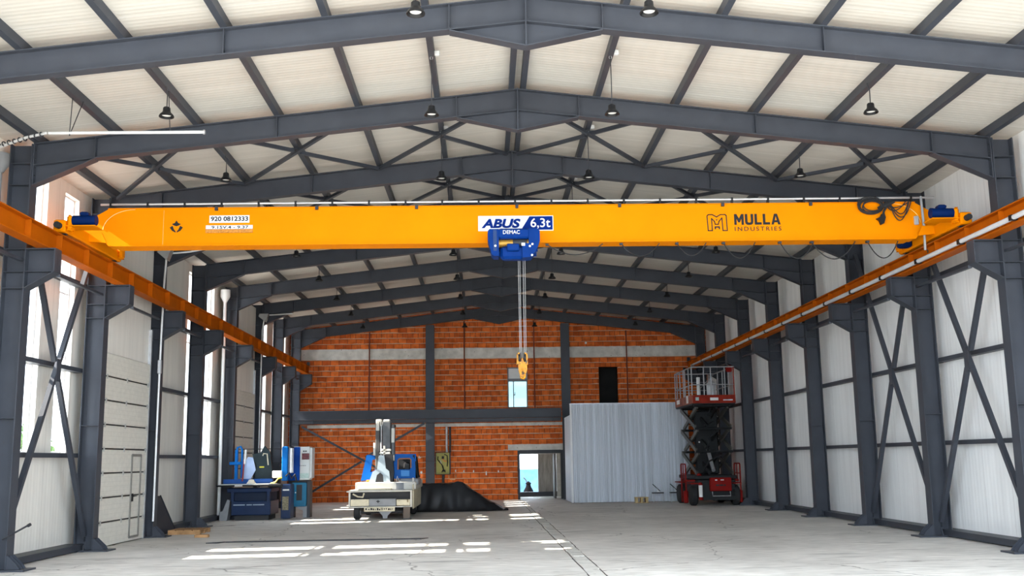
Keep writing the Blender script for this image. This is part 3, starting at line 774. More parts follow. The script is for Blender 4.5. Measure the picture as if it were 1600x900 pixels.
# --- bottom block with hook
b = thing('hook_block', 'yellow hook block hanging on wire ropes in front of the brick wall', 'hook block', (HX, CY - .25, 3.34)); by = CY - .25
YH = mat('block_yellow_worn', (.50, .20, .006), .5, 0, .3, 14, dirt=((.05, .04, .03), 16, .52))
mk('block_body', MB().prism([(HX - .085, 3.66), (HX - .02, 3.66), (HX, 3.73), (HX + .03, 3.66), (HX + .09, 3.66), (HX + .095, 3.48), (HX + .06, 3.37), (HX + .01, 3.34), (HX - .04, 3.37), (HX - .07, 3.46)], 'xz', by - .06, by + .06), YH, b)
for s in (-1, 1):
    mk('side_cheek', MB().prism([(HX + s * .05, 3.83), (HX + s * .105, 3.80), (HX + s * .11, 3.58), (HX + s * .06, 3.60)][::s], 'xz', by - .07, by + .07), YH, b)
    mk('sheave', MB().cyl((HX + s * .055 - .02, by, 3.72), (HX + s * .055 + .02, by, 3.72), .10, 20), BLK, b, True)
mk('hook', MB().tube([(HX, by - .07, 3.50), (HX, by - .08, 3.43), (HX + .045, by - .08, 3.40), (HX + .05, by - .08, 3.35), (HX + .02, by - .08, 3.31), (HX - .03, by - .08, 3.32), (HX - .045, by - .08, 3.36)], [.018, .018, .02, .022, .022, .018, .008], 8), YH, b, True)

# --- festoon cable loops under the girder, coil of spare cable over it
def sag(x0, x1, dz, y, z=6.03, n=14): return [(x0 + (x1 - x0) * i / n, y, z - dz * (1 - (2 * i / n - 1) ** 2)) for i in range(n + 1)]
f = thing('festoon_cable', 'black cable hanging in loops under the crane girder', 'cable', (4.5, CF + .05, 5.7))
for x0, x1, dz in ((.62, 1.75, .22), (2.12, 2.9, .26), (3.25, 3.85, .26), (4.2, 4.85, .32), (5.35, 6.05, .34), (6.0, 6.9, .36), (7.15, 7.78, .35)):
    mk('cable_loop', MB().tube(sag(x0, x1, dz, CF + .08), .011, 6), RUB, f, True)
    mk('cable_trolley', MB().box(x0 - .03, x0 + .03, CF + .04, CF + .12, 6.0, 6.038), DARKST, f)
k = thing('cable_coil', 'tangled black cable coil slung over the girder end near the runway', 'cable', (7.4, CF - .06, 6.3))
random.seed(11)
for i in range(7):
    c = (7.22 + random.uniform(-.03, .03), CF - .06 - .012 * i, 6.72 + random.uniform(-.03, .03)); rr = random.uniform(.15, .23)
    pts = [(c[0] + rr * 1.15 * math.cos(a), c[1], c[2] + rr * .72 * math.sin(a)) for a in [2 * PI * j / 20 for j in range(21)]]
    mk('cable_turn', MB().tube(pts, .013, 6), RUB, k, True)
for i in range(5):
    x0 = 7.5 + random.uniform(0, .14); x1 = 7.88 + random.uniform(0, .26); sk = random.uniform(.7, 1.5)
    pts = [(x0 + (x1 - x0) * q, CF - .05 - .01 * i, 6.82 - (.12 + .07 * i) * (1 - (2 * q ** sk - 1) ** 2)) for q in [j / 12 for j in range(13)]]
    mk('cable_turn', MB().tube(pts, .011, 6), RUB, k, True)
mk('cable_wrap', MB().tube([(7.36, CF - .08, 6.68), (7.55, CF - .09, 6.76), (7.70, CF - .08, 6.82)], [.03, .05, .03], 8), RUB, k, True)
mk('pendant_drop', MB().tube([(7.55, CF - .09, 6.74), (7.47, CF - .1, 6.62), (7.44, CF - .1, 6.52)], [.03, .022, .02], 8), RUB, k, True)
mk('pendant_control', MB().prism([(7.30, 6.46), (7.38, 6.49), (7.42, 6.56), (7.47, 6.57), (7.49, 6.48), (7.45, 6.36), (7.39, 6.33), (7.36, 6.42)], 'xz', CF - .12, CF - .05), BLK, k)
# ------------------------------------------------------------------ pendant lamps
def lamp_label(k, x):
    side = 'window side' if x < 0 else 'blank wall side'
    inner = 'inner one' if abs(x) < 3 else 'outer one'
    return 'black bell pendant lamp, %s row from the front, %s on the %s' % (ORD[k], inner, side)
lt = None
for k in range(0, 9):
    for x in (-5.85, -1.5, 1.5, 5.85):
        if k == 0 and abs(x) > 3: continue
        px = 1.5 if abs(x) < 3 else 5.93
        y = Y(k) - 2.05; zt = rtop(px); zb = 7.39
        if lt is None or True:
            pass
        if abs(x) < 3 and k == 0 and x < 0:
            lt = thing('pendant_lamp', lamp_label(k, x), 'lamp', (x, y, zb), 'pendant lamps under the roof')
            mk('cable', MB().tube([(x, y, zb + .17), (x + .004, y, zb + .6), (x, y, zt - .002)], .009, 6), DARKST, lt, True)
            mk('housing', MB().lathe([(.015, zb + .175), (.045, zb + .17), (.058, zb + .155), (.062, zb + .10), (.072, zb + .075), (.105, zb + .045), (.122, zb + .012), (.122, zb), (.108, zb), (.09, zb + .035), (.06, zb + .06)], (x, y, 0), 22), BLK, lt, True)
            mk('reflector', MB().lathe([(.075, zb + .035), (.05, zb + .05), (.001, zb + .052), (.001, zb + .045), (.045, zb + .04), (.07, zb + .03)], (x, y, 0), 22), LENS, lt, True)
            mk('hook', MB().torus((x, y, zt - .025), .022, .006, (0, 1, 0), 14, 6), GALV, lt, True)
            mk('driver_box', MB().rbox(x + .05, x + .14, y - .04, y + .04, zt + .02, zt + .10, .01), WHT, lt)
            lamp_in = lt
        elif abs(x) > 3 and k == 1 and x < 0:
            lo = thing('pendant_lamp', lamp_label(k, x), 'lamp', (x, y, zb), 'pendant lamps under the roof')
            mk('cable', MB().tube([(x, y, zb + .17), (x + .004, y, zb + .4), (x - .03, y, zt - .002)], .009, 6), DARKST, lo, True)
            for nm in ('housing', 'reflector'):
                src = [c for c in lamp_in.children if c.name.split('.')[0] == nm][0]
                c = src.copy(); COL.objects.link(c); c.parent = lo
            lamp_out = lo
        else:
            dup(lamp_in if abs(x) < 3 else lamp_out, (x, y, zb), lamp_label(k, x))

# long white tube light on wires near the first left column
t = thing('tube_light', 'long thin white tube light hung on wires near the roof corner', 'light', (-6.6, 16.5, 7.2))
TUBE = mat('tube_white', (.55, .55, .54), .4)
mk('tube', MB().tube([(-7.84, 16.5, 7.20), (-5.30, 16.5, 7.20)], .026, 10), TUBE, t, True)
mk('end_cap', MB().cyl((-5.30, 16.5, 7.20), (-5.27, 16.5, 7.20), .038, 10), GALV, t, True)
for a, b in (((-7.50, 16.5, 7.15), (-7.42, 16.35, rtop(7.42) + .02)), ((-7.50, 16.5, 7.15), (-7.34, 16.6, rtop(7.35) + .02)), ((-5.85, 16.5, 7.2), (-5.9, 16.5, rtop(5.93) + .02))):
    mk('wire', MB().cyl(a, b, .008, 5), DARKST, t)
t = thing('busbar_cable', 'white cable running from the tube light down to the column', 'cable', (-8.4, 16.9, 7.2))
mk('cable', MB().tube([(-7.88, 16.5, 7.20), (-8.3, 16.7, 7.19), (-8.9, 17.1, 7.16), (-9.3, 17.35, 7.1)], .024, 8), TUBE, t, True)
for i in range(9):
    x = -7.95 - i * .12
    mk('cable_tie', MB().torus((x - .02, 16.53 + i * .07, 7.185), .036, .012, (1, -.5, 0), 10, 5), DARKST, t, True)

# ------------------------------------------------------------------ conduits, pipes, floodlights on the windowed wall
PIPE = mat('white_conduit', (.62, .62, .62), .4, .2)
t = thing('conduit', 'white cable conduit bending up the third column to the rafter', 'conduit', (-8.8, 26, 0))
mk('pipe', MB().tube([(-8.80, 25.84, .4), (-8.80, 25.84, 3.0), (-8.80, 25.88, 5.0), (-8.80, 25.95, 6.4), (-8.78, 25.97, 6.95), (-8.66, 25.98, 7.10), (-8.2, 25.99, 7.14), (-7.75, 25.99, 7.22)], .026, 8), PIPE, t, True)
mk('junction_box', MB().rbox(-8.84, -8.75, 25.79, 25.89, 4.0, 4.35, .015), GALV, t)
t = thing('conduit', 'thin white conduit bending up the sixth column to the rafter', 'conduit', (-8.8, 37.8, 0))
mk('pipe', MB().tube([(-8.83, 37.58, .4), (-8.83, 37.6, 4.5), (-8.84, 37.72, 6.6), (-8.78, 37.74, 7.05), (-8.6, 37.74, 7.16), (-7.75, 37.74, 7.2)], .026, 8), PIPE, t, True)
t = thing('rain_downpipe', 'white downpipe with a funnel top beside the fifth column', 'pipe', (-9.0, 33.75, 0))
mk('pipe', MB().tube([(-9.19, 33.62, 0.02), (-9.19, 33.62, 7.0)], .055, 12), WHT, t, True)
mk('funnel', MB().lathe([(.055, 7.0), (.16, 7.2), (.16, 7.42), (.12, 7.42)], (-9.19, 33.62, 0), 14), WHT, t, True)
TRIMG = mat('pipe_grey', (.16, .16, .16), .5)
t = thing('rain_downpipe', 'grey downpipe on the wall just before the nearest windowed-wall column', 'pipe', (-9.3, 17.95, 0))
mk('pipe', MB().tube([(-9.3, 17.95, .0), (-9.3, 17.95, 6.95)], .05, 12), TRIMG, t, True)
mk('funnel', MB().lathe([(.06, 6.95), (.15, 7.1), (.15, 7.3), (.11, 7.3)], (-9.29, 17.95, 0), 14), TRIMG, t, True)
def flood(y, lab):
    t = thing('floodlight', lab, 'floodlight', (-8.75, y, 7.0), 'floodlights')
    mk('housing', MB().prism([(-.16, -.05), (.14, -.16), (.14, .16), (-.16, .05)], 'xz', -.12, .12).xf(Matrix.Translation((-8.72, y, 7.04)) @ Matrix.Rotation(R(20), 4, 'Y')), mat('flood_grey', (.35, .35, .34), .4, .4), t)
    mk('lens', MB().box(.141, .15, -.11, .11, -.13, .13).xf(Matrix.Translation((-8.72, y, 7.04)) @ Matrix.Rotation(R(20), 4, 'Y')), GLASS, t)
    mk('mount', MB().tube([(-8.84, y + .16, 7.1), (-8.75, y + .14, 7.04), (-8.72, y, 7.04)], .02, 6), DARKST, t)
flood(25.66, 'grey floodlight fixed high on the third column')
flood(37.36, 'grey floodlight fixed high on the sixth column')
# rod, leaning board, pallet, offcuts by the windowed wall
t = thing('steel_rod', 'dark steel rod sticking out beside the nearest windowed-wall column', 'rod', (-8.8, 18.1, .55))
mk('bar', MB().tube([(-8.90, 18.12, .54), (-8.45, 18.06, .775)], .016, 8), DARKST, t, True)
mk('knob', MB().tube([(-8.46, 18.06, .765), (-8.41, 18.05, .79)], .028, 8), DARKST, t, True)
NAVY = mat('dark_board', (.018, .021, .03), .5)
t = thing('leaning_board', 'dark board leaning on the wall panel past the sectional door', 'board', (-8.98, 28.0, 0))
mk('sheet', MB().prism([(26.55, 0), (28.1, 0), (27.15, .98), (26.55, 1.0)], 'yz', -.012, .012).xf(Matrix.Translation((-8.92, 0, 0)) @ Matrix.Rotation(R(-9), 4, 'Y')), NAVY, t)
mk('edge_strip', MB().bar((-8.905, 28.12, .01), (-9.06, 27.18, .98), .03, .02), STEEL, t)
WOOD = mat('pallet_wood', (.36, .20, .09), .8, 0, .3, 5, stretch=(1, 5, 1))
t = thing('wooden_pallet', 'small wooden pallet lying beside the leaning dark board', 'pallet', (-8.3, 27.4, 0))
for i in range(4): mk('deck_board', MB().box(-8.75 + i * .21, -8.57 + i * .21, 26.9, 27.9, .09, .112), WOOD, t)
for y in (26.9, 27.35, 27.8): mk('bearer', MB().box(-8.75, -7.94, y, y + .1, 0, .09), WOOD, t)
o = mk('wood_offcut', MB().rbox(-7.75, -7.42, 25.7, 25.86, 0, .07, .008), WOOD); tag(o, 'small reddish wood offcut on the floor in front of the pallet', 'offcut')
o = mk('steel_offcut', MB().prism([(-6.95, 23.75), (-6.62, 24.05), (-6.56, 23.98), (-6.7, 23.72)], 'xy', 0, .02), DARKST); tag(o, 'small bent steel offcut beside the long floor plate', 'offcut')
RUST = mat('rusty_plate', (.085, .058, .045), .6, .3, .35, 4)
t = thing('floor_plate', 'long narrow rusty steel plate lying in the concrete floor', 'plate', (-4.2, 24.05, 0))
mk('plate', MB().prism([(-6.55, 23.93), (-2.15, 23.93), (-2.0, 24.24), (-6.42, 24.20)], 'xy', 0, .012), RUST, t)
mk('lip', MB().bar((-6.55, 23.93, .014), (-2.15, 23.93, .014), .03, .02), DARKST, t)

# ------------------------------------------------------------------ wall box, pipe, conduits and hooks on the brick wall
t = thing('electrical_box', 'open olive electrical cabinet with loose wires on the brick wall', 'electrical cabinet', (-2.570, 46.2, 1.17))
OLV = mat('olive_panel', (.36, .33, .09), .5, 0, .1)
mk('back_panel', MB().box(-2.870, -2.260, 46.22, 46.33, 1.17, 2.10), OLV, t)
bz = MB()
for (a, b, c, d) in ((-2.890, -2.860, 1.15, 2.12), (-2.270, -2.220, 1.15, 2.12)): bz.box(a, b, 46.12, 46.33, c, d)
bz.box(-2.890, -2.220, 46.12, 46.33, 2.10, 2.12); bz.box(-2.890, -2.220, 46.12, 46.33, 1.15, 1.17)
mk('surround', bz, DARKST, t)
for pts, mt in (([(-2.770, 46.19, 1.95), (-2.790, 46.18, 1.8), (-2.690, 46.17, 1.68), (-2.610, 46.17, 1.6), (-2.550, 46.18, 1.4), (-2.450, 46.18, 1.25)], BLK),
                ([(-2.500, 46.19, 2.03), (-2.370, 46.17, 1.98), (-2.350, 46.17, 1.7), (-2.370, 46.18, 1.5)], BLK),
                ([(-2.570, 46.19, 1.9), (-2.550, 46.17, 1.8), (-2.470, 46.17, 1.72), (-2.400, 46.17, 1.75)], mat('wire_orange', (.7, .2, .05), .5)),
                ([(-2.670, 46.19, 1.76), (-2.630, 46.17, 1.62)], WHT),
                ([(-2.570, 46.19, 1.55), (-2.530, 46.18, 1.4), (-2.610, 46.18, 1.25)], BLK)):
    mk('wire', MB().tube(pts, .022, 6), mt, t, True)
mk('breaker', MB().rbox(-2.610, -2.510, 46.16, 46.22, 1.83, 1.95, .01), BLK, t)
mk('breaker', MB().rbox(-2.570, -2.450, 46.17, 46.22, 1.28, 1.36, .01), BLK, t)
t = thing('cable_pipe', 'bright metal pipe dropping into the olive electrical cabinet', 'pipe', (-2.360, 46.25, 2.12))
mk('pipe', MB().cyl((-2.390, 46.26, 2.126), (-2.390, 46.26, 3.25), .05, 10), GALV, t, True)
mk('dark_pipe', MB().cyl((-2.240, 46.26, 2.126), (-2.240, 46.26, 3.25), .045, 10), DARKST, t, True)
mk('dark_pipe', MB().cyl((-2.550, 46.26, .0), (-2.550, 46.26, 1.14), .06, 10), DARKST, t, True)
REDP = mat('rusty_red_pipe', (.16, .035, .02), .6)
for x, z0, z1, lab in ((-5.86, 4.0, 7.55, 'thin rusty pipe on the brick wall, nearest the windowed wall'), (-1.58, 4.0, 8.0, 'thin rusty pipe on the brick wall, second from the windowed wall'),
                       (1.58, 4.0, 8.0, 'thin rusty pipe on the brick wall beside the bright upper window'), (5.79, 4.0, 7.5, 'thin rusty pipe on the brick wall beside the dark upper doorway')):
    o = mk('wall_pipe', MB().cyl((x, 46.29, z0), (x, 46.29, z1), .028, 8), REDP, None, True); tag(o, lab, 'pipe', 'pipes down the brick wall')
for i, (x, z) in enumerate(((-2.0, 1.33), (-1.63, 1.31), (-1.2, 1.30), (-.64, 1.24), (-.1, 1.28))):
    o = mk('wall_hook', MB().tube([(x, 46.33, z), (x, 46.24, z), (x, 46.22, z - .05), (x, 46.22, z - (.14 if i == 3 else .07))], .028, 6), WHT, None, True)
    tag(o, 'small white hook on the brick wall, %s from the electrical cabinet' % ORD[i], 'hook', 'hooks on the brick wall')
o = mk('pipe_bend', MB().tube([(-2.3, 46.3, 1.13), (-2.29, 46.24, .98), (-2.2, 46.22, .93), (-2.05, 46.22, .93), (-2.0, 46.24, 1.0), (-2.0, 46.3, 1.13)], .03, 8), mat('copper_bend', (.62, .32, .16), .4, .3), None, True)
tag(o, 'bent copper-coloured pipe loop on the brick under the electrical cabinet', 'pipe')
o = mk('ventilation_sleeve', MB().cyl((3.95, 46.31, 6.95), (3.95, 46.37, 6.95), .05, 12), WHT, None, True); tag(o, 'small round white sleeve high in the brick near the post', 'sleeve')
for x, z in ((-4.75, 2.78), (-1.4, 2.75), (-2.6, 6.98), (.3, 6.95)):
    pass

# ------------------------------------------------------------------ white corrugated enclosure
t = thing('sheet_enclosure', 'tall pale corrugated sheet enclosure standing against the brick wall', 'enclosure', (5.1, 41.6, 0))
def corr(p, q, z0, z1, pitch=.15, dep=.04):
    p, q = Vector((*p, 0)), Vector((*q, 0)); L_ = (q - p).length; d = (q - p) / L_; n = Vector((d.y, -d.x, 0)); pts = []; u = 0.0
    while u < L_:
        for du, h in ((0, 0), (.35, 0), (.5, 1), (.85, 1)):
            if u + du * pitch < L_: pts.append(p + d * (u + du * pitch) + n * (dep * h))
        u += pitch
    pts.append(q)
    back = [v - n * .004 for v in reversed(pts)]
    poly = [(v.x, v.y) for v in pts + back]
    mb = MB(); n_ = len(pts)
    for a in range(n_ - 1):
        mb.prism([(pts[a].x, pts[a].y), (pts[a + 1].x, pts[a + 1].y), (pts[a + 1] - n * .004)[:2], (pts[a] - n * .004)[:2]], 'xy', z0, z1)
    return mb
CORR = mat('zinc_white_sheet', (.50, .53, .57), .42, .1, .22, 1.6, stretch=(5, 5, .06))
mk('front_sheet', corr((2.79, 41.6), (7.55, 41.6), .03, 3.93), CORR, t)
mk('side_sheet', corr((2.79, 44.6), (2.79, 41.62), .03, 3.50), CORR, t)
mk('corner_strip', MB().box(2.75, 2.83, 41.555, 41.575, .02, 3.94), WHT, t)
mk('top_strip', MB().box(2.75, 7.55, 41.56, 41.64, 3.93, 3.96), GALV, t)
t = thing('wood_block', 'small pale wood pallet block on the floor before the corrugated sheet', 'block', (5.45, 41.2, 0))
LW = mat('pale_wood', (.50, .36, .17), .8, 0, .2, 6)
for x in (5.22, 5.42, 5.62): mk('block', MB().rbox(x, x + .1, 41.0, 41.3, .02, .2, .01), LW, t)
mk('board', MB().box(5.2, 5.74, 40.98, 41.32, .2, .225), LW, t); mk('board', MB().box(5.2, 5.74, 40.98, 41.32, 0, .022), LW, t)
def barrow(x, lab):
    t = thing('metal_trestle', lab, 'trestle', (x, 41.1, 0), 'trestles by the corrugated sheet')
    mk('top_bar', MB().box(x - .02, x + .42, 40.95, 41.2, .36, .40), BLK, t)
    for dx in (.0, .38):
        mk('leg', MB().tube([(x + dx, 41.08, .37), (x + dx + .03, 41.05, 0)], .018, 6), GALV, t, True)
    mk('upright', MB().cyl((x + .02, 41.1, .40), (x + .02, 41.1, .70), .012, 6), GALV, t, True)
    mk('arm', MB().bar((x, 41.1, .72), (x + .30, 41.1, .44), .03, .03), BLK, t)
    mk('clamp_head', MB().prism([(x + .16, .56), (x + .20, .50), (x + .29, .41), (x + .16, .41), (x + .20, .48)], 'xz', 41.02, 41.08), WHT, t)
barrow(5.92, 'small metal trestle with a slanting arm, nearer the wood block')
barrow(6.62, 'small metal trestle half hidden behind the scissor lift')

# ------------------------------------------------------------------ bundle under a black tarpaulin
t = thing('covered_pile', 'large pile under a black tarpaulin beside the white crane truck', 'covered pile', (-1.7, 37.2, 0))
TARP = mat('black_tarpaulin', (.009, .010, .013), .36, 0, .2, 2, .1, spec=.45)
import mathutils
def tarp_h(u, v):
    # u along x in metres -3.4..0.1, v along depth 36..38.6
    def sm(a, b, x):
        q = max(0, min(1, (x - a) / (b - a))); return q * q * (3 - 2 * q)
    top = .95
    e1 = sm(-3.45, -2.95, u); e2 = 1 - sm(-1.55, -.05, u) * .97
    if u > -1.45: e2 = max(.03, min(1, (.05 - u) / 1.55)) ** 1.15 if u < .05 else 0.0
    e3 = sm(36.35, 36.75, v); e4 = 1 - sm(38.2, 38.7, v)
    h = top * e1 * e2 * e3 * e4
    n = mathutils.noise.noise(Vector((u * 2.2, v * 2.2, 1.3))) * .05 + mathutils.noise.noise(Vector((u * 5, v * 1.2, 4))) * .03
    fold = (.09 * math.sin(u * 7 + 1.5 * math.sin(v * 3)) + .05 * math.sin(u * 15 + 1)) * (1 - e3) + .05 * abs(math.sin(u * 4.1 + v)) * (h > .2)
    fold += .025 * max(0, math.sin(u * 5.3 - v * 1.1)) * e4 * e1 * (u < -.2)
    return max(.012, h + n * (h > .05) + fold * (.2 < e3 < .99))
nu, nv = 90, 60; tv = []; tf = []
for j in range(nv + 1):
    for i in range(nu + 1):
        u = -3.5 + 3.62 * i / nu; v = 36.2 + 2.6 * j / nv
        ed = .06 * math.sin(i * .5) + .05 * mathutils.noise.noise(Vector((u * 3, v, 0)))
        yy = v + (ed * (1 - j / 8) if j < 8 else 0) + (.35 * max(0, (u + .9)) if j < 20 else 0) * (1 - j / 20 if j < 20 else 0)
        tv.append((u, yy, tarp_h(u, v)))
for j in range(nv):
    for i in range(nu): a = j * (nu + 1) + i; tf.append((a, a + 1, a + nu + 2, a + nu + 1))
mk('tarpaulin', MB().add(tv, tf), TARP, t, True, 80)
mk('hidden_crates', MB().box(-2.95, -1.5, 36.9, 38.1, 0, .80), WOOD, t)

# ------------------------------------------------------------------ things out in the yard behind the lower doorway
o = mk('site_fence', MB().rbox(-1.5, 6.0, 58.0, 58.08, -.3, 1.23, .02), mat('blue_white_banner', (.07, .20, .38), .6, 0, .75, .9)); tag(o, 'blue and white banner fence out in the yard behind the doorway', 'fence')
t = thing('yard_dark_form', 'unidentified dark shape out in the yard seen through the doorway', 'shape', (1.62, 56, -.3))
mk('form_body', MB().lathe([(.22, -.3), (.26, -.1), (.27, .1), (.15, .3), (.12, .42), (.16, .5), (.02, .6)], (1.62, 56, 0), 14), mat('form_dark', (.002, .002, .003), .9, spec=.05), t, True)  # made-up dark form for something in the yard that is not identified
mk('handle', MB().tube([(1.58, 56, .5), (1.45, 56, .72), (1.36, 55.95, .80)], .03, 6), DARKST, t, True)

# shrub outside the nearest window
t = thing('shrub', 'green shrub outside the nearest window of the windowed wall', 'shrub', (-14.2, 30.2, -.3))
random.seed(21); lf = MB()
for i in range(900):
    a, b_, r_ = random.uniform(0, 2 * PI), random.uniform(-.4, 1.4), random.uniform(.5, 1.0)
    c = Vector((-14.2 + 1.2 * r_ * math.cos(a) * math.cos(b_), 30.2 + 1.2 * r_ * math.sin(a) * math.cos(b_), 1.6 + 1.5 * r_ * math.sin(b_)))
    u = Vector((random.uniform(-1, 1), random.uniform(-1, 1), random.uniform(-1, 1))).normalized(); v = u.orthogonal().normalized()
    s_ = random.uniform(.07, .15)
    lf.add([c - u * s_, c + v * s_ * .5, c + u * s_, c - v * s_ * .5], [(0, 1, 2, 3)])
mk('foliage', lf, mat('leaf_green', (.035, .10, .015), .6, 0, .4, 3), t)
mk('stem', MB().tube([(-14.2, 30.2, -.3), (-14.2, 30.2, .6), (-14.15, 30.2, 1.8)], [.09, .07, .03], 8), WOOD, t, True)
# ------------------------------------------------------------------ white and blue crane truck, rear towards the camera
TW = mat('truck_white', (.55, .53, .48), .4, 0, .10, 2.0, dirt=((.25, .20, .13), 5, .66))
TG = mat('truck_grey', (.22, .225, .235), .45, 0, .12, 4)
TC = mat('truck_cream', (.58, .52, .38), .5, 0, .15, 4, dirt=((.2, .14, .08), 7, .62))
TB = mat('cab_blue', (.003, .085, .34), .45, 0, .06, 3, spec=.1)
TD = mat('truck_underside', (.03, .03, .032), .7)
PALEB = mat('pedestal_pale_blue', (.40, .48, .52), .4, 0, .08, 3)
ORL = mat('marker_orange', (.75, .16, .02), .4)
t = thing('crane_truck', 'small white crane truck with blue cabs and raised boom, parked by the brick wall', 'crane truck', (-3.9, 32.2, 0))
def part(nm, mb, m, p=None, sm=False): return mk(nm, mb, m, p or t, sm)
x0, x1, yf_ = -4.88, -2.94, 32.2
fr = MB()
fr.box(x0, x0 + .05, yf_, yf_ + 4.1, .39, .85).box(x1 - .05, x1, yf_, yf_ + 4.1, .39, .85)
fr.box(x0, x1, yf_ + 1.0, yf_ + 1.05, .39, .85).box(x0, x1, yf_, yf_ + 4.1, .37, .40)
body = part('chassis_body', fr, TW)
part('deck', MB().rbox(x0 - .06, x1 + .02, yf_ - .1, yf_ + 4.15, .84, .885, .012), TW)
part('rear_tray', MB().box(x0 + .06, -4.26, yf_ + .02, yf_ + .06, .42, .62), TC)
dr = part('tool_drawer', MB().rbox(-4.25, -3.43, yf_ - .02, yf_ + .5, .41, .63, .012), TG)
part('latch', MB().box(-4.03, -3.92, yf_ - .035, yf_ - .02, .54, .565).box(-3.99, -3.96, yf_ - .04, yf_ - .02, .51, .59), BLK, dr)
part('tool_drawer', MB().rbox(-3.41, -3.0, yf_ - .01, yf_ + .5, .42, .60, .012), TC)
part('locker_shade', MB().box(x0 + .05, x1 - .05, yf_ + .12, yf_ + .16, .40, .84), TD)  # dark sheet added to stand in for the shade inside the open locker
part('hose', MB().tube([(-4.76, yf_ + .1, .78), (-4.60, yf_ + .05, .70), (-4.45, yf_ + .06, .69), (-4.42, yf_ + .1, .80)], .025, 6), TC, None, True)
pl = part('rear_plate', MB().rbox(-4.40, -3.46, yf_ - .05, yf_ - .02, .25, .385, .01), TC)
random.seed(5)
wr = MB(); xx = -4.36
while xx < -3.52:
    w_ = random.uniform(.02, .06); wr.box(xx, xx + w_, yf_ - .056, yf_ - .048, .285 + random.uniform(0, .02), .34 + random.uniform(-.01, .02)); xx += w_ + random.uniform(.01, .04)
part('plate_writing', wr, BLK, pl)  # random dashes standing for writing too small to read
part('upper_tier', MB().rbox(x0 + .14, x1 + .08, yf_ + .5, yf_ + 4.1, .885, 1.12, .02), TW)
part('step_plate', MB().box(-4.6, -3.6, yf_ + .1, yf_ + .5, .885, .93), TC)
part('turntable', MB().cyl((-3.35, yf_ + .9, .885), (-3.35, yf_ + .9, 1.10), .42, 26), TG, None, True)
part('side_skirt', MB().rbox(x1 - .01, x1 + .03, yf_ + .3, yf_ + 4.0, .30, 1.05, .015), TC)
for x in (-4.63, -3.12):
    for yy in (yf_ + .25, yf_ + 3.2):
        wh = part('wheel', MB().lathe([(.10, -.09), (.19, -.10), (.225, -.06), (.225, .06), (.19, .10), (.10, .09)], (x, yy, .225), 22, (1, 0, 0)), RUB, None, True)
        part('hub', MB().cyl((x - .1, yy, .225), (x + .1, yy, .225), .09, 14), GALV, wh, True)
part('support_leg', MB().box(-3.2, -3.0, yf_ - .03, yf_ + .05, .03, .38), mat('leg_brown', (.12, .09, .07), .6))
part('support_foot', MB().box(-3.24, -2.96, yf_ - .1, yf_ + .1, 0, .03), DARKST)
part('tow_hitch', MB().prism([(-3.95, .25), (-3.55, .25), (-3.68, .12), (-3.70, .04), (-3.82, .04), (-3.84, .12)], 'xz', yf_ - .02, yf_ + .12), TG)
part('axle', MB().cyl((-4.6, yf_ + .25, .225), (-3.15, yf_ + .25, .225), .05, 10), TD, None, True)
part('underbody', MB().box(x0 + .2, x1 - .2, yf_ + .6, yf_ + 3.9, .2, .37), TD)
# pedestal and boom
yb_ = yf_ + .95
ped = part('pedestal', MB().prism([(-4.34, 1.10), (-3.66, 1.10), (-3.70, 1.46), (-3.80, 1.54), (-3.86, 1.95), (-4.02, 1.95), (-4.08, 1.52), (-4.22, 1.44)], 'xz', yb_ - .35, yb_ + .35), PALEB)
part('pedestal_recess', MB().prism([(-4.13, 1.12), (-3.87, 1.12), (-3.89, 1.34), (-3.98, 1.42), (-4.08, 1.34)], 'xz', yb_ - .36, yb_ - .345), TD, ped)
BG = mat('boom_grey', (.085, .088, .092), .45, .2, .2, 6)
bm = part('boom', MB().rbox(-3.950, -3.670, yb_ - .16, yb_ + .16, 1.5, 3.02, .03), BG)
part('boom_base', MB().prism([(-3.93, 1.11), (-3.60, 1.11), (-3.56, 1.4), (-3.60, 1.98), (-3.86, 1.98)], 'xz', yb_ - .30, yb_ + .25), TD)
part('inner_boom', MB().rbox(-3.910, -3.710, yb_ - .12, yb_ + .12, 3.0, 3.08, .02), TW, bm)
part('boom_side', MB().rbox(-3.655, -3.550, yb_ - .14, yb_ + .14, 1.75, 2.92, .02), BG, bm)
part('white_patch', MB().box(-3.650, -3.555, yb_ - .146, yb_ - .139, 2.35, 2.80), TW, bm); part('white_patch', MB().box(-3.630, -3.555, yb_ - .146, yb_ - .139, 1.78, 1.95), TW, bm)
mast = part('mast', MB().rbox(-4.160, -4.000, yb_ - .12, yb_ + .12, 1.45, 3.04, .02), mat('mast_dark', (.07, .065, .06), .5))
part('mast_cap', MB().rbox(-4.150, -3.970, yb_ - .13, yb_ + .13, 2.72, 3.09, .02), TW, mast)
part('ram', MB().cyl((-4.180, yb_ - .05, 1.95), (-4.180, yb_ - .05, 2.35), .05, 12), TW, mast, True)
part('ram_rod', MB().cyl((-3.975, yb_ - .15, 1.4), (-3.975, yb_ - .15, 2.9), .022, 8), GALV, mast, True)
for z in (1.85, 1.98, 2.08):
    part('linkage', MB().rbox(-4.070 + (z - 1.8) * .3, -3.690 + (z - 1.9) * .2, yb_ - .24, yb_ - .14, z, z + .07, .015), TW)
part('linkage_arm', MB().bar((-3.850, yb_ - .2, 1.7), (-3.870, yb_ - .2, 2.25), .08, .06), TW)
part('boom_head', MB().rbox(-3.650, -3.530, yb_ - .1, yb_ + .1, 2.82, 2.92, .02), BLK)
part('hose', MB().tube([(-4.020, yb_ - .17, 3.0), (-4.000, yb_ - .2, 2.5), (-4.020, yb_ - .2, 2.0), (-3.970, yb_ - .18, 1.6)], .018, 6), BLK, None, True)
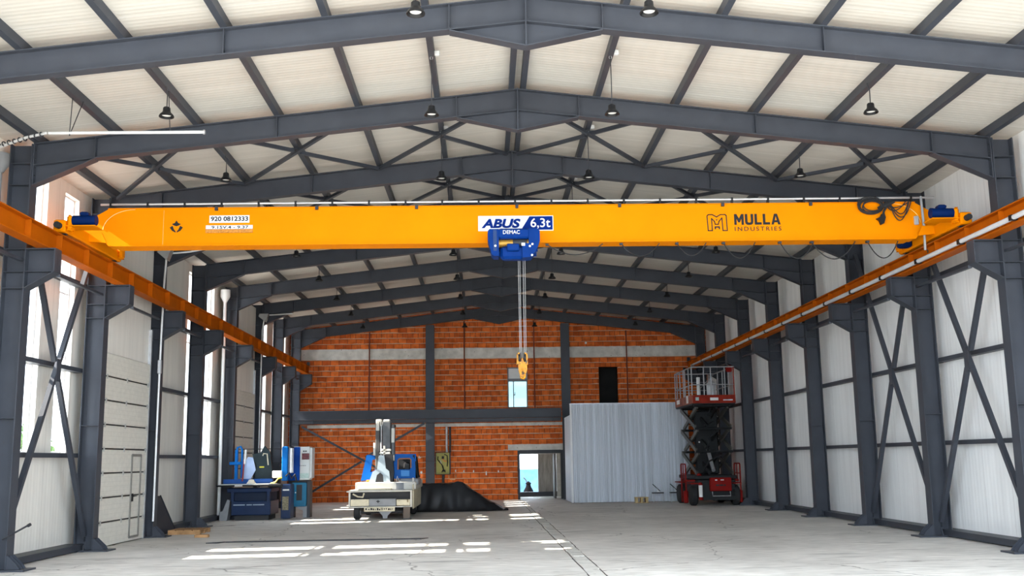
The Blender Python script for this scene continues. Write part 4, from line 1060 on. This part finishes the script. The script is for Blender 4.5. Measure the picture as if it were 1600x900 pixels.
# right cab with window, left cab
def ring(nm, outer, inner, ya, yb2, m):
    mb = MB(); n = len(outer)
    for i in range(n):
        j = (i + 1) % n
        mb.prism([outer[i], outer[j], inner[j], inner[i]], 'xz', ya, yb2)
    return part(nm, mb, m)
yc = yf_ + .95
rc = ring('cab', [(-3.62, 1.22), (-2.90, 1.22), (-2.88, 1.98), (-3.58, 1.99)], [(-3.44, 1.50), (-3.06, 1.50), (-3.05, 1.82), (-3.45, 1.82)], yc, yc + .05, TB)
part('cab_shell', MB().box(-3.47, -2.95, yc + 1.2, yc + 1.25, 1.22, 1.5).prism([(yc + .05, 1.88), (yc + 1.25, 1.84), (yc + 1.2, 1.92), (yc + .05, 1.955)], 'yz', -3.45, -2.94), TB, rc)
part('cab_pillar', MB().bar((-2.95, yc, 1.95), (-2.86, yc + .2, 1.2), .06, .05), BLK, rc)
part('cab_pillar', MB().bar((-2.95, yc + 1.2, 1.9), (-2.88, yc + 1.3, 1.2), .05, .05), BLK, rc)
part('window_frame', MB().tube([(-3.45, yc - .01, 1.5), (-3.45, yc - .02, 1.80), (-3.41, yc - .02, 1.84), (-3.08, yc - .02, 1.84), (-3.04, yc - .01, 1.80), (-3.04, yc - .01, 1.55)], .022, 6), mat('window_copper', (.30, .14, .09), .5), rc, True)
part('cab_interior', MB().box(-3.50, -2.98, yc + .55, yc + .6, 1.24, 1.9), TD, rc)
st = part('seat', MB().rbox(-3.3, -3.08, yc + .3, yc + .45, 1.3, 1.72, .04), BLK, rc)
part('door_panel', MB().rbox(-3.36, -3.08, yc - .02, yc, 1.28, 1.48, .02), mat('cab_blue_light', (.02, .2, .55), .4), rc)
part('engine_cover', MB().rbox(-3.42, -2.80, yc - .1, yc + 1.4, 1.0, 1.22, .04), TG)
part('grab_handle', MB().tube([(-3.50, yc - .1, 1.1), (-3.46, yc - .12, 1.3), (-3.40, yc - .1, 1.14), (-3.30, yc - .1, 1.10)], .014, 6), WHT, None, True)
lc = ring('cab', [(-4.64, 1.16), (-4.16, 1.20), (-4.02, 1.96), (-4.46, 1.97)], [(-4.34, 1.42), (-4.20, 1.48), (-4.13, 1.82), (-4.27, 1.82)], yc + .1, yc + .15, TB)
part('cab_shell', MB().prism([(yc + .15, 1.2), (yc + 1.1, 1.2), (yc + 1.1, 1.9), (yc + .15, 1.93)], 'yz', -4.44, -4.41), TB, lc)
part('orange_lamp', MB().rbox(-4.46, -4.22, yc + .05, yc + .1, 1.12, 1.19, .015), ORL)
ma = part('mirror_arm', MB().tube([(-2.88, yc, 1.75), (-2.84, yc - .05, 1.35), (-2.78, yc - .08, 1.26), (-2.70, yc - .1, 1.34)], .03, 8), BLK, None, True)
part('marker', MB().rbox(-2.74, -2.66, yc - .14, yc - .06, 1.22, 1.36, .02), ORL, ma)
part('marker_top', MB().rbox(-2.74, -2.67, yc - .14, yc - .06, 1.36, 1.44, .03), WHT, ma)
part('white_post', MB().rbox(-2.99, -2.93, yc - .16, yc - .08, .92, 1.24, .015), TW)

# ------------------------------------------------------------------ blue workshop machine
NB = mat('machine_navy', (.003, .016, .058), .4, 0, .15, 4)
NBB = mat('machine_bright_blue', (.004, .12, .40), .45, 0, .1, 4, spec=.1)
TQ = mat('machine_turquoise', (.008, .12, .22), .45, 0, .12, 4)
DG = mat('machine_dark_green', (.016, .028, .032), .5, 0, .15, 4)
t = thing('metal_saw', 'big navy blue workshop machine with a long flat table by the windows', 'machine', (-7.9, 33.2, 0))
y = 33.0
part('base', MB().rbox(-8.65, -7.42, y, y + 1.3, .16, .60, .02), NB)
part('plinth', MB().box(-8.55, -7.5, y + .1, y + 1.2, 0, .16), TD)
part('lettering', MB().box(-8.58, -8.22, y - .004, y + .01, .465, .495).box(-8.17, -8.0, y - .004, y + .01, .465, .495).box(-7.97, -7.62, y - .004, y + .01, .465, .495), mat('worn_letters', (.3, .36, .42), .5))
part('frame_rail', MB().rbox(-8.80, -7.42, y + .02, y + 1.3, .86, .99, .02), NB)
part('body', MB().rbox(-8.70, -7.46, y + .15, y + 1.2, .58, .88, .02), mat('machine_recess', (.004, .012, .035), .6))
for x in (-8.62, -7.50): part('post', MB().rbox(x - .05, x + .05, y, y + .12, .58, .9, .01), NB)
part('foot', MB().prism([(-9.02, 0), (-8.78, 0), (-8.70, .62), (-8.78, .66), (-8.92, .30), (-9.02, .26)], 'xz', y + .05, y + .45), TG)
tb = part('table', MB().rbox(-9.10, -7.10, y - .15, y + .65, 1.05, 1.10, .015), BLK)
part('sheet_on_table', MB().box(-9.0, -7.3, y - .08, y + .55, 1.101, 1.125), mat('bright_sheet', (.75, .75, .72), .25, .4), tb)
part('maker_plate', MB().box(-8.52, -8.28, y - .156, y - .149, 1.055, 1.095), WHT, tb)
part('clamp_beam', MB().rbox(-9.08, -7.50, y + .62, y + .85, 1.12, 1.27, .02), mat('beam_blue', (.01, .07, .28), .4))
gs = part('guide_stand', MB().rbox(-8.76, -8.66, y + .75, y + .85, 1.25, 2.20, .015), NBB)
part('bracket', MB().rbox(-8.92, -8.55, y + .72, y + .78, 1.72, 1.82, .01), NBB, gs)
part('guide_bar', MB().tube([(-8.72, y + .78, 2.1), (-8.68, y + .78, 2.28), (-8.58, y + .78, 2.30), (-8.53, y + .78, 2.2), (-8.53, y + .78, 1.3)], .035, 8), NBB, gs, True)
part('thin_post', MB().cyl((-8.98, y + .8, 1.25), (-8.98, y + .8, 2.3), .012, 6), DARKST, gs)
part('blade_guard', MB().prism([(-8.14, 1.27), (-7.62, 1.27), (-7.58, 1.5), (-7.66, 2.1), (-7.85, 2.32), (-7.95, 2.12), (-8.22, 2.05), (-8.20, 1.85), (-8.08, 1.7)], 'xz', y + .9, y + 1.05), DG)
part('pale_shield', MB().prism([(-8.48, 1.27), (-8.25, 1.27), (-8.10, 1.55), (-8.14, 1.72), (-8.2, 1.95), (-8.36, 1.97), (-8.48, 1.75)], 'xz', y + .86, y + .88), mat('pale_blue_shield', (.42, .52, .72), .4))
part('handle', MB().tube([(-7.88, y + .85, 2.0), (-7.86, y + .84, 2.07), (-7.74, y + .84, 2.06), (-7.70, y + .85, 1.7)], .02, 6), TC, None, True)
part('warning_mark', MB().box(-7.99, -7.84, y + .894, y + .9, 1.62, 1.66), mat('mark_yellow', (.7, .6, .05), .5))
part('red_tube', MB().tube([(-8.46, y + .6, 1.2), (-8.44, y + .6, 1.45), (-8.42, y + .6, 1.85)], .025, 6), mat('dull_red', (.25, .03, .03), .5), None, True)
part('white_tube', MB().cyl((-8.40, y + .6, 1.75), (-8.37, y + .6, 2.2), .035, 8), WHT, None, True)
random.seed(9)
rag = MB(); rag.lathe([(.02, .14), (.08, .12), (.12, .05), (.16, 0)], (-8.14, y + .45, 1.126), 9); part('rag', rag, mat('rag_beige', (.6, .55, .45), .9, 0, .3, 20), None, True)
for z in (2.22, 1.78): part('rear_rail', MB().cyl((-8.95, y + 1.15, z), (-7.1, y + 1.15, z), .014, 6), DARKST)
for x in (-7.9, -7.35): part('rear_post', MB().cyl((x, y + 1.15, 1.2), (x, y + 1.15, 2.25), .014, 6), DARKST)
hd = part('saw_head', MB().rbox(-7.10, -6.80, y, y + .6, 0.04, 1.10, .02), NB)
part('grille', MB().rbox(-7.06, -6.86, y - .012, y, .30, .72, .008), mat('grille_brass', (.16, .14, .09), .5, .3, .5, 30), hd)
part('label_strip', MB().box(-7.05, -6.85, y - .006, y, .90, .945), WHT, hd)
part('control_box', MB().rbox(-7.42, -7.12, y + .15, y + .4, 1.3, 1.52, .02), WHT)
part('yellow_hose', MB().tube([(-7.45, y + .1, 1.13), (-7.3, y + .08, 1.17), (-7.2, y + .05, 1.28), (-7.1, y + .08, 1.30)], .025, 6), mat('hose_yellow', (.55, .42, .03), .5), None, True)
part('coolant_tank', MB().rbox(-7.5, -7.05, y - .12, y + .1, 1.0, 1.12, .03), BLK)
part('tall_post', MB().rbox(-7.14, -6.96, y + .2, y + .4, 1.2, 2.28, .02), NBB)
part('cylinder', MB().cyl((-6.88, y + .35, 1.45), (-6.88, y + .35, 2.22), .09, 14), GALV, None, True)
part('cylinder_cap', MB().cyl((-6.88, y + .35, 2.22), (-6.88, y + .35, 2.26), .1, 14), DARKST, None, True)
part('back_plate', MB().rbox(-7.0, -6.62, y + .5, y + .56, 1.2, 2.26, .01), BLUEH)
part('cable_loom', MB().tube([(-6.98, y + .1, 1.35), (-6.86, y, 1.45), (-6.78, y + .02, 1.28), (-6.70, y + .1, 1.4), (-6.66, y + .2, 1.2)], .025, 6), BLK, None, True)
# control cabinet
t = thing('control_cabinet', 'pale grey control cabinet with buttons on a turquoise stand', 'control cabinet', (-6.6, 34.3, 0))
y = 34.2
CG = mat('cabinet_pale_grey', (.50, .52, .51), .4, 0, .05, 2)
cb = part('housing', MB().rbox(-7.0, -6.42, y, y + .55, 1.20, 2.28, .02), CG)
part('side_door', MB().rbox(-6.42, -6.35, y + .02, y + .53, 1.26, 2.24, .01), CG, cb)
for x, z, w_, h_, m in ((-6.86, 2.08, .1, .12, BLK), (-6.88, 1.83, .07, .16, BLK), (-6.68, 1.86, .24, .20, mat('dial_panel', (.10, .03, .035), .5, 0, .8, 40))):
    part('panel_insert', MB().rbox(x, x + w_, y - .015, y, z, z + h_, .01), m, cb)
for x in (-6.62, -6.55): part('knob', MB().cyl((x, y - .02, 2.13), (x, y, 2.13), .024, 10), DARKST, cb, True)
for i in range(6): part('button', MB().cyl((-6.84 + i * .055, y - .012, 1.665), (-6.84 + i * .055, y, 1.665), .014, 8), BLK, cb)
part('green_band', MB().box(-6.98, -6.44, y - .003, y, 1.26, 1.42), mat('band_green_grey', (.36, .47, .44), .5, 0, .2, 25), cb)
sd = part('stand', MB().rbox(-7.0, -6.52, y + .03, y + .5, .35, 1.12, .02), TQ)
part('slot', MB().box(-6.84, -6.66, y + .02, y + .031, .55, 1.05), TD, sd)
part('slot_screw', MB().cyl((-6.87, y + .015, .8), (-6.87, y + .03, .8), .02, 8), WHT, sd)
part('neck', MB().box(-6.98, -6.45, y + .1, y + .5, 1.10, 1.22), TD)
part('leg', MB().prism([(-6.9, .36), (-6.5, .36), (-6.5, 0), (-6.62, 0), (-6.62, .22)], 'xz', y + .05, y + .12), TG)
part('leg', MB().box(-6.50, -6.40, y + .05, y + .5, 0, 1.15), DARKST)
part('leg', MB().box(-7.0, -6.93, y + .3, y + .45, 0, .36), DARKST)

# ------------------------------------------------------------------ red scissor lift
RED = mat('lift_red', (.20, .008, .006), .5, 0, .15, 4, spec=.06)
REDD = mat('lift_dull_red', (.22, .022, .012), .55, 0, .2, 4, spec=.06)
ARM = mat('lift_arm_grey', (.085, .08, .07), .5, .2, .2, 8)
ARMB = mat('lift_arm_black', (.008, .009, .010), .6)
RAILG = mat('lift_rail_grey', (.33, .33, .34), .45, .3)
t = thing('scissor_lift', 'red and black scissor lift raised beside the blank panel wall', 'scissor lift', (7.6, 39.2, 0))
xa, xb, ya, yb2 = 6.98, 8.48, 37.75, 40.95
ch = part('chassis', MB().rbox(7.05, 8.45, ya + .1, yb2 - .1, .25, .95, .04), ARMB)
part('chassis_deck', MB().rbox(6.95, 8.5, ya + .05, yb2 - .05, .95, 1.08, .02), ARMB)
bx = part('battery_box', MB().rbox(7.48, 8.26, ya - .08, ya + .12, .52, 1.0, .02), RED)
part('lettering', MB().box(7.68, 7.80, ya - .086, ya - .079, .70, .76).box(7.83, 7.94, ya - .086, ya - .079, .70, .76).box(7.97, 8.04, ya - .086, ya - .079, .70, .76), BLK, bx)
part('handle_slot', MB().box(7.66, 7.74, ya - .086, ya - .079, .90, .935).box(7.86, 7.98, ya - .086, ya - .079, .90, .935), WHT, bx)
part('bumper', MB().box(7.1, 8.4, ya - .04, ya + .1, .20, .34), ARMB)
part('step', MB().tube([(7.55, ya - .05, .5), (7.55, ya - .1, .35), (8.2, ya - .1, .35), (8.2, ya - .05, .5)], .02, 6), GALV, None, True)
for x in (6.93, 8.47):
    for yy in (ya + .35, yb2 - .5):
        wh = part('wheel', MB().lathe([(.14, -.12), (.30, -.13), (.36, -.08), (.36, .08), (.30, .13), (.14, .12)], (x, yy, .36), 26, (1, 0, 0)), RUB, None, True)
        part('hub', MB().lathe([(.02, -.10), (.15, -.11), (.17, -.06), (.17, .06), (.15, .11), (.02, .10)], (x, yy, .36), 18, (1, 0, 0)), ARM, wh, True)
        part('fender', MB().rbox(x - .16, x + .16, yy - .42, yy + .42, .78, .82, .01), RED)
def rail(nm, x, y0, y1, z0, z1, m):
    mb = MB(); r = .025
    mb.tube([(x, y0, z0), (x, y0, z1 - .04), (x, y0 + .04, z1), (x, y1 - .04, z1), (x, y1, z1 - .04), (x, y1, z0)], r, 8)
    return part(nm, mb, m, None, True)
for x in (6.62, 8.62):
    g_ = rail('side_guard', x, ya + .05, ya + .9, .12, 1.50, RED)
    part('guard_bar', MB().cyl((x, ya + .05, 1.15), (x, ya + .9, 1.15), .018, 8), RED, g_, True)
    part('guard_bar', MB().cyl((x, ya + .5, .9), (x, ya + .5, 1.48), .018, 8), RED, g_, True)
    part('guard_arm', MB().box(min(x, 7.0 if x < 7 else 8.4), max(x, 7.0 if x < 7 else 8.4), ya + .3, ya + .42, .86, .93), RED, g_)
    part('outrigger', MB().rbox(x - .08, x + .08, ya + .1, ya + .3, .10, .55, .03), RED)
ex = part('white_cylinder', MB().cyl((7.12, ya - .08, .30), (7.12, ya - .08, .75), .075, 14), WHT, None, True)
part('red_cap', MB().lathe([(.078, .74), (.07, .80), (.03, .84)], (7.12, ya - .08, 0), 14), RED, ex, True)
part('red_cap', MB().cyl((7.12, ya - .08, .22), (7.12, ya - .08, .32), .08, 14), RED, ex, True)
part('red_beacon', MB().lathe([(.09, 1.08), (.08, 1.14), (.02, 1.17)], (7.12, ya + .1, 0), 12), RED, None, True)
# scissor stack
levels = 3; zb0, zt0 = 1.10, 3.62; hh = (zt0 - zb0) / levels
yA, yB = ya + .15, yb2 - .35
for L_ in range(levels):
    za_, zb_ = zb0 + L_ * hh, zb0 + (L_ + 1) * hh
    for x, xo in ((7.12, .045), (8.34, -.045)):
        part('scissor_arm', MB().bar((x - xo, yA, za_ + .05), (x - xo, yB, zb_ - .03), .06, .15), ARM)
        part('scissor_arm', MB().bar((x + xo, yB, za_ + .05), (x + xo, yA, zb_ - .03), .06, .15), ARM)
    for yy in (yA, yB):
        part('cross_tube', MB().cyl((7.05, yy, zb_ - .0), (8.42, yy, zb_ - .0), .045, 10), ARMB, None, True)
    part('cross_tube', MB().cyl((7.05, (yA + yB) / 2, (za_ + zb_) / 2), (8.42, (yA + yB) / 2, (za_ + zb_) / 2), .05, 10), ARMB, None, True)
    part('inner_frame', MB().bar((7.55, yA + .1, za_ + .08), (7.55, yB - .1, zb_ - .05), .07, .16), ARMB)
    part('inner_frame', MB().bar((7.92, yB - .1, za_ + .08), (7.92, yA + .1, zb_ - .05), .07, .16), ARMB)
    part('hose_run', MB().tube([(7.35, yA + .3, za_), (7.42 + .2 * L_, yA + .2, za_ + .3), (7.6, yA + .25, za_ + .5), (8.1 - .2 * L_, yA + .2, zb_ - .1)], .03, 6), ARMB, None, True)
part('dark_core', MB().rbox(7.30, 8.18, (yA + yB) / 2 - .12, (yA + yB) / 2 + .12, 1.10, 3.5, .05), ARMB)  # added near-black block that fills the dark gap between the arms
part('lift_ram', MB().cyl((7.74, yA + .3, 1.25), (7.74, yB - .6, 2.9), .07, 12), GALV, None, True)
part('pin_light', MB().cyl((7.3, yA + .5, 2.3), (7.3, yA + .54, 2.3), .03, 8), WHT)
# platform
pz = 3.72
part('platform_deck', MB().rbox(6.95, 8.55, ya - .05, yb2 + .05, pz - .08, pz, .02), ARMB)
kb = part('kick_board', MB().box(6.98, 8.56, ya - .08, ya - .04, pz - .02, pz + .28), REDD)
part('maker_sign', MB().box(7.62, 7.92, ya - .086, ya - .079, pz + .08, pz + .18), WHT, kb)
part('maker_sign', MB().box(7.08, 7.20, ya - .086, ya - .079, pz + .08, pz + .2), mat('sign_green_grey', (.35, .45, .42), .5), kb)
part('maker_sign', MB().box(8.10, 8.45, ya - .086, ya - .079, pz + .07, pz + .11), GALV, kb)
ks = part('kick_board', MB().box(6.94, 6.98, ya - .08, yb2 + .05, pz - .02, pz + .28), mat('kick_board_worn', (.28, .09, .06), .55, 0, .4, 3, spec=.06))
part('sticker', MB().box(6.934, 6.941, ya + .6, ya + .95, pz + .02, pz + .3), WHT, ks)
part('sticker', MB().box(6.934, 6.941, yb2 - .9, yb2 - .3, pz + .08, pz + .24), WHT, ks)
part('kick_board', MB().box(6.98, 8.56, yb2 + .02, yb2 + .06, pz - .02, pz + .2), REDD)
part('kick_board', MB().box(8.53, 8.57, ya - .04, yb2 + .02, pz - .02, pz + .2), REDD)
zt = 5.03
for z, r in ((zt, .025), (4.38, .02), (4.70, .012)):
    if z == 4.70:
        part('guard_rail', MB().cyl((7.0, yb2, z), (8.52, yb2, z), r, 6), RAILG, None, True); continue
    part('guard_rail', MB().cyl((6.98, ya - .05, z), (8.54, ya - .05, z), r, 8), RAILG, None, True)
    part('guard_rail', MB().cyl((6.96, ya - .05, z), (6.96, yb2 + .02, z), r, 8), RAILG, None, True)
    part('guard_rail', MB().cyl((8.54, ya - .05, z), (8.54, yb2 + .02, z), r, 8), RAILG, None, True)
    part('guard_rail', MB().cyl((6.98, yb2 + .02, z), (8.54, yb2 + .02, z), r, 8), RAILG, None, True)
for x, m in ((6.97, RAILG), (7.42, RAILG), (7.68, RAILG), (8.2, RAILG), (8.53, REDD)): part('rail_post', MB().cyl((x, ya - .05, pz), (x, ya - .05, zt), .022, 8), m, None, True)
for yy in (ya + .5, ya + 1.2, ya + 1.5, ya + 2.2, ya + 2.8, yb2 + .02): part('rail_post', MB().cyl((6.96, yy, pz), (6.96, yy, zt), .022, 8), RAILG, None, True)
for yy in (ya + .8, ya + 1.8, ya + 2.6): part('rail_post', MB().cyl((8.54, yy, pz), (8.54, yy, zt), .022, 8), RAILG, None, True)
part('platform_control', MB().rbox(8.3, 8.5, ya - .02, ya + .2, 4.85, 5.08, .02), RED)
part('gate_brace', MB().cyl((7.9, yb2, 4.4), (8.5, yb2, 5.0), .015, 6), RAILG)
# things carried on the platform
for x, y_, h_, lab in ((7.40, 38.6, 1.0, 'narrow white roll standing on the scissor lift platform'),):
    o = mk('sheet_roll', MB().cyl((x, y_, pz + .005), (x, y_, pz + h_), .07, 12), WHT, None, True); tag(o, lab, 'roll')
o = mk('white_bag', MB().rbox(7.72, 8.06, 38.5, 38.8, pz + .005, pz + .88, .12), mat('bag_white', (.6, .62, .64), .6, 0, .15, 6)); tag(o, 'white sack with a black strap on the scissor lift platform', 'sack')
# ------------------------------------------------------------------ daylight
w = bpy.data.worlds.new('sky'); SC.world = w; w.use_nodes = True
nt = w.node_tree; bg = nt.nodes['Background']
bg.inputs['Color'].default_value = (0.74, 0.87, 1.0, 1); bg.inputs["Strength"].default_value = 2.1
sun = bpy.data.lights.new('sun', 'SUN'); so = bpy.data.objects.new('sun', sun); COL.objects.link(so)
sun.energy = 9.0; sun.angle = R(0.5); sun.color = (1.0, 0.93, 0.82)
d = Vector((1.0, 0.10, -0.70)).normalized()
so.rotation_euler = d.to_track_quat('-Z', 'Y').to_euler(); so.location = (-20, 20, 18)
SC.cycles.max_bounces = 10; SC.cycles.diffuse_bounces = 7
SC.cycles.sample_clamp_indirect = 8
vs = SC.view_settings
vs.view_transform = 'Standard'; vs.look = 'None'; vs.gamma = 1; vs.use_curve_mapping = False
vs.exposure = 2.0
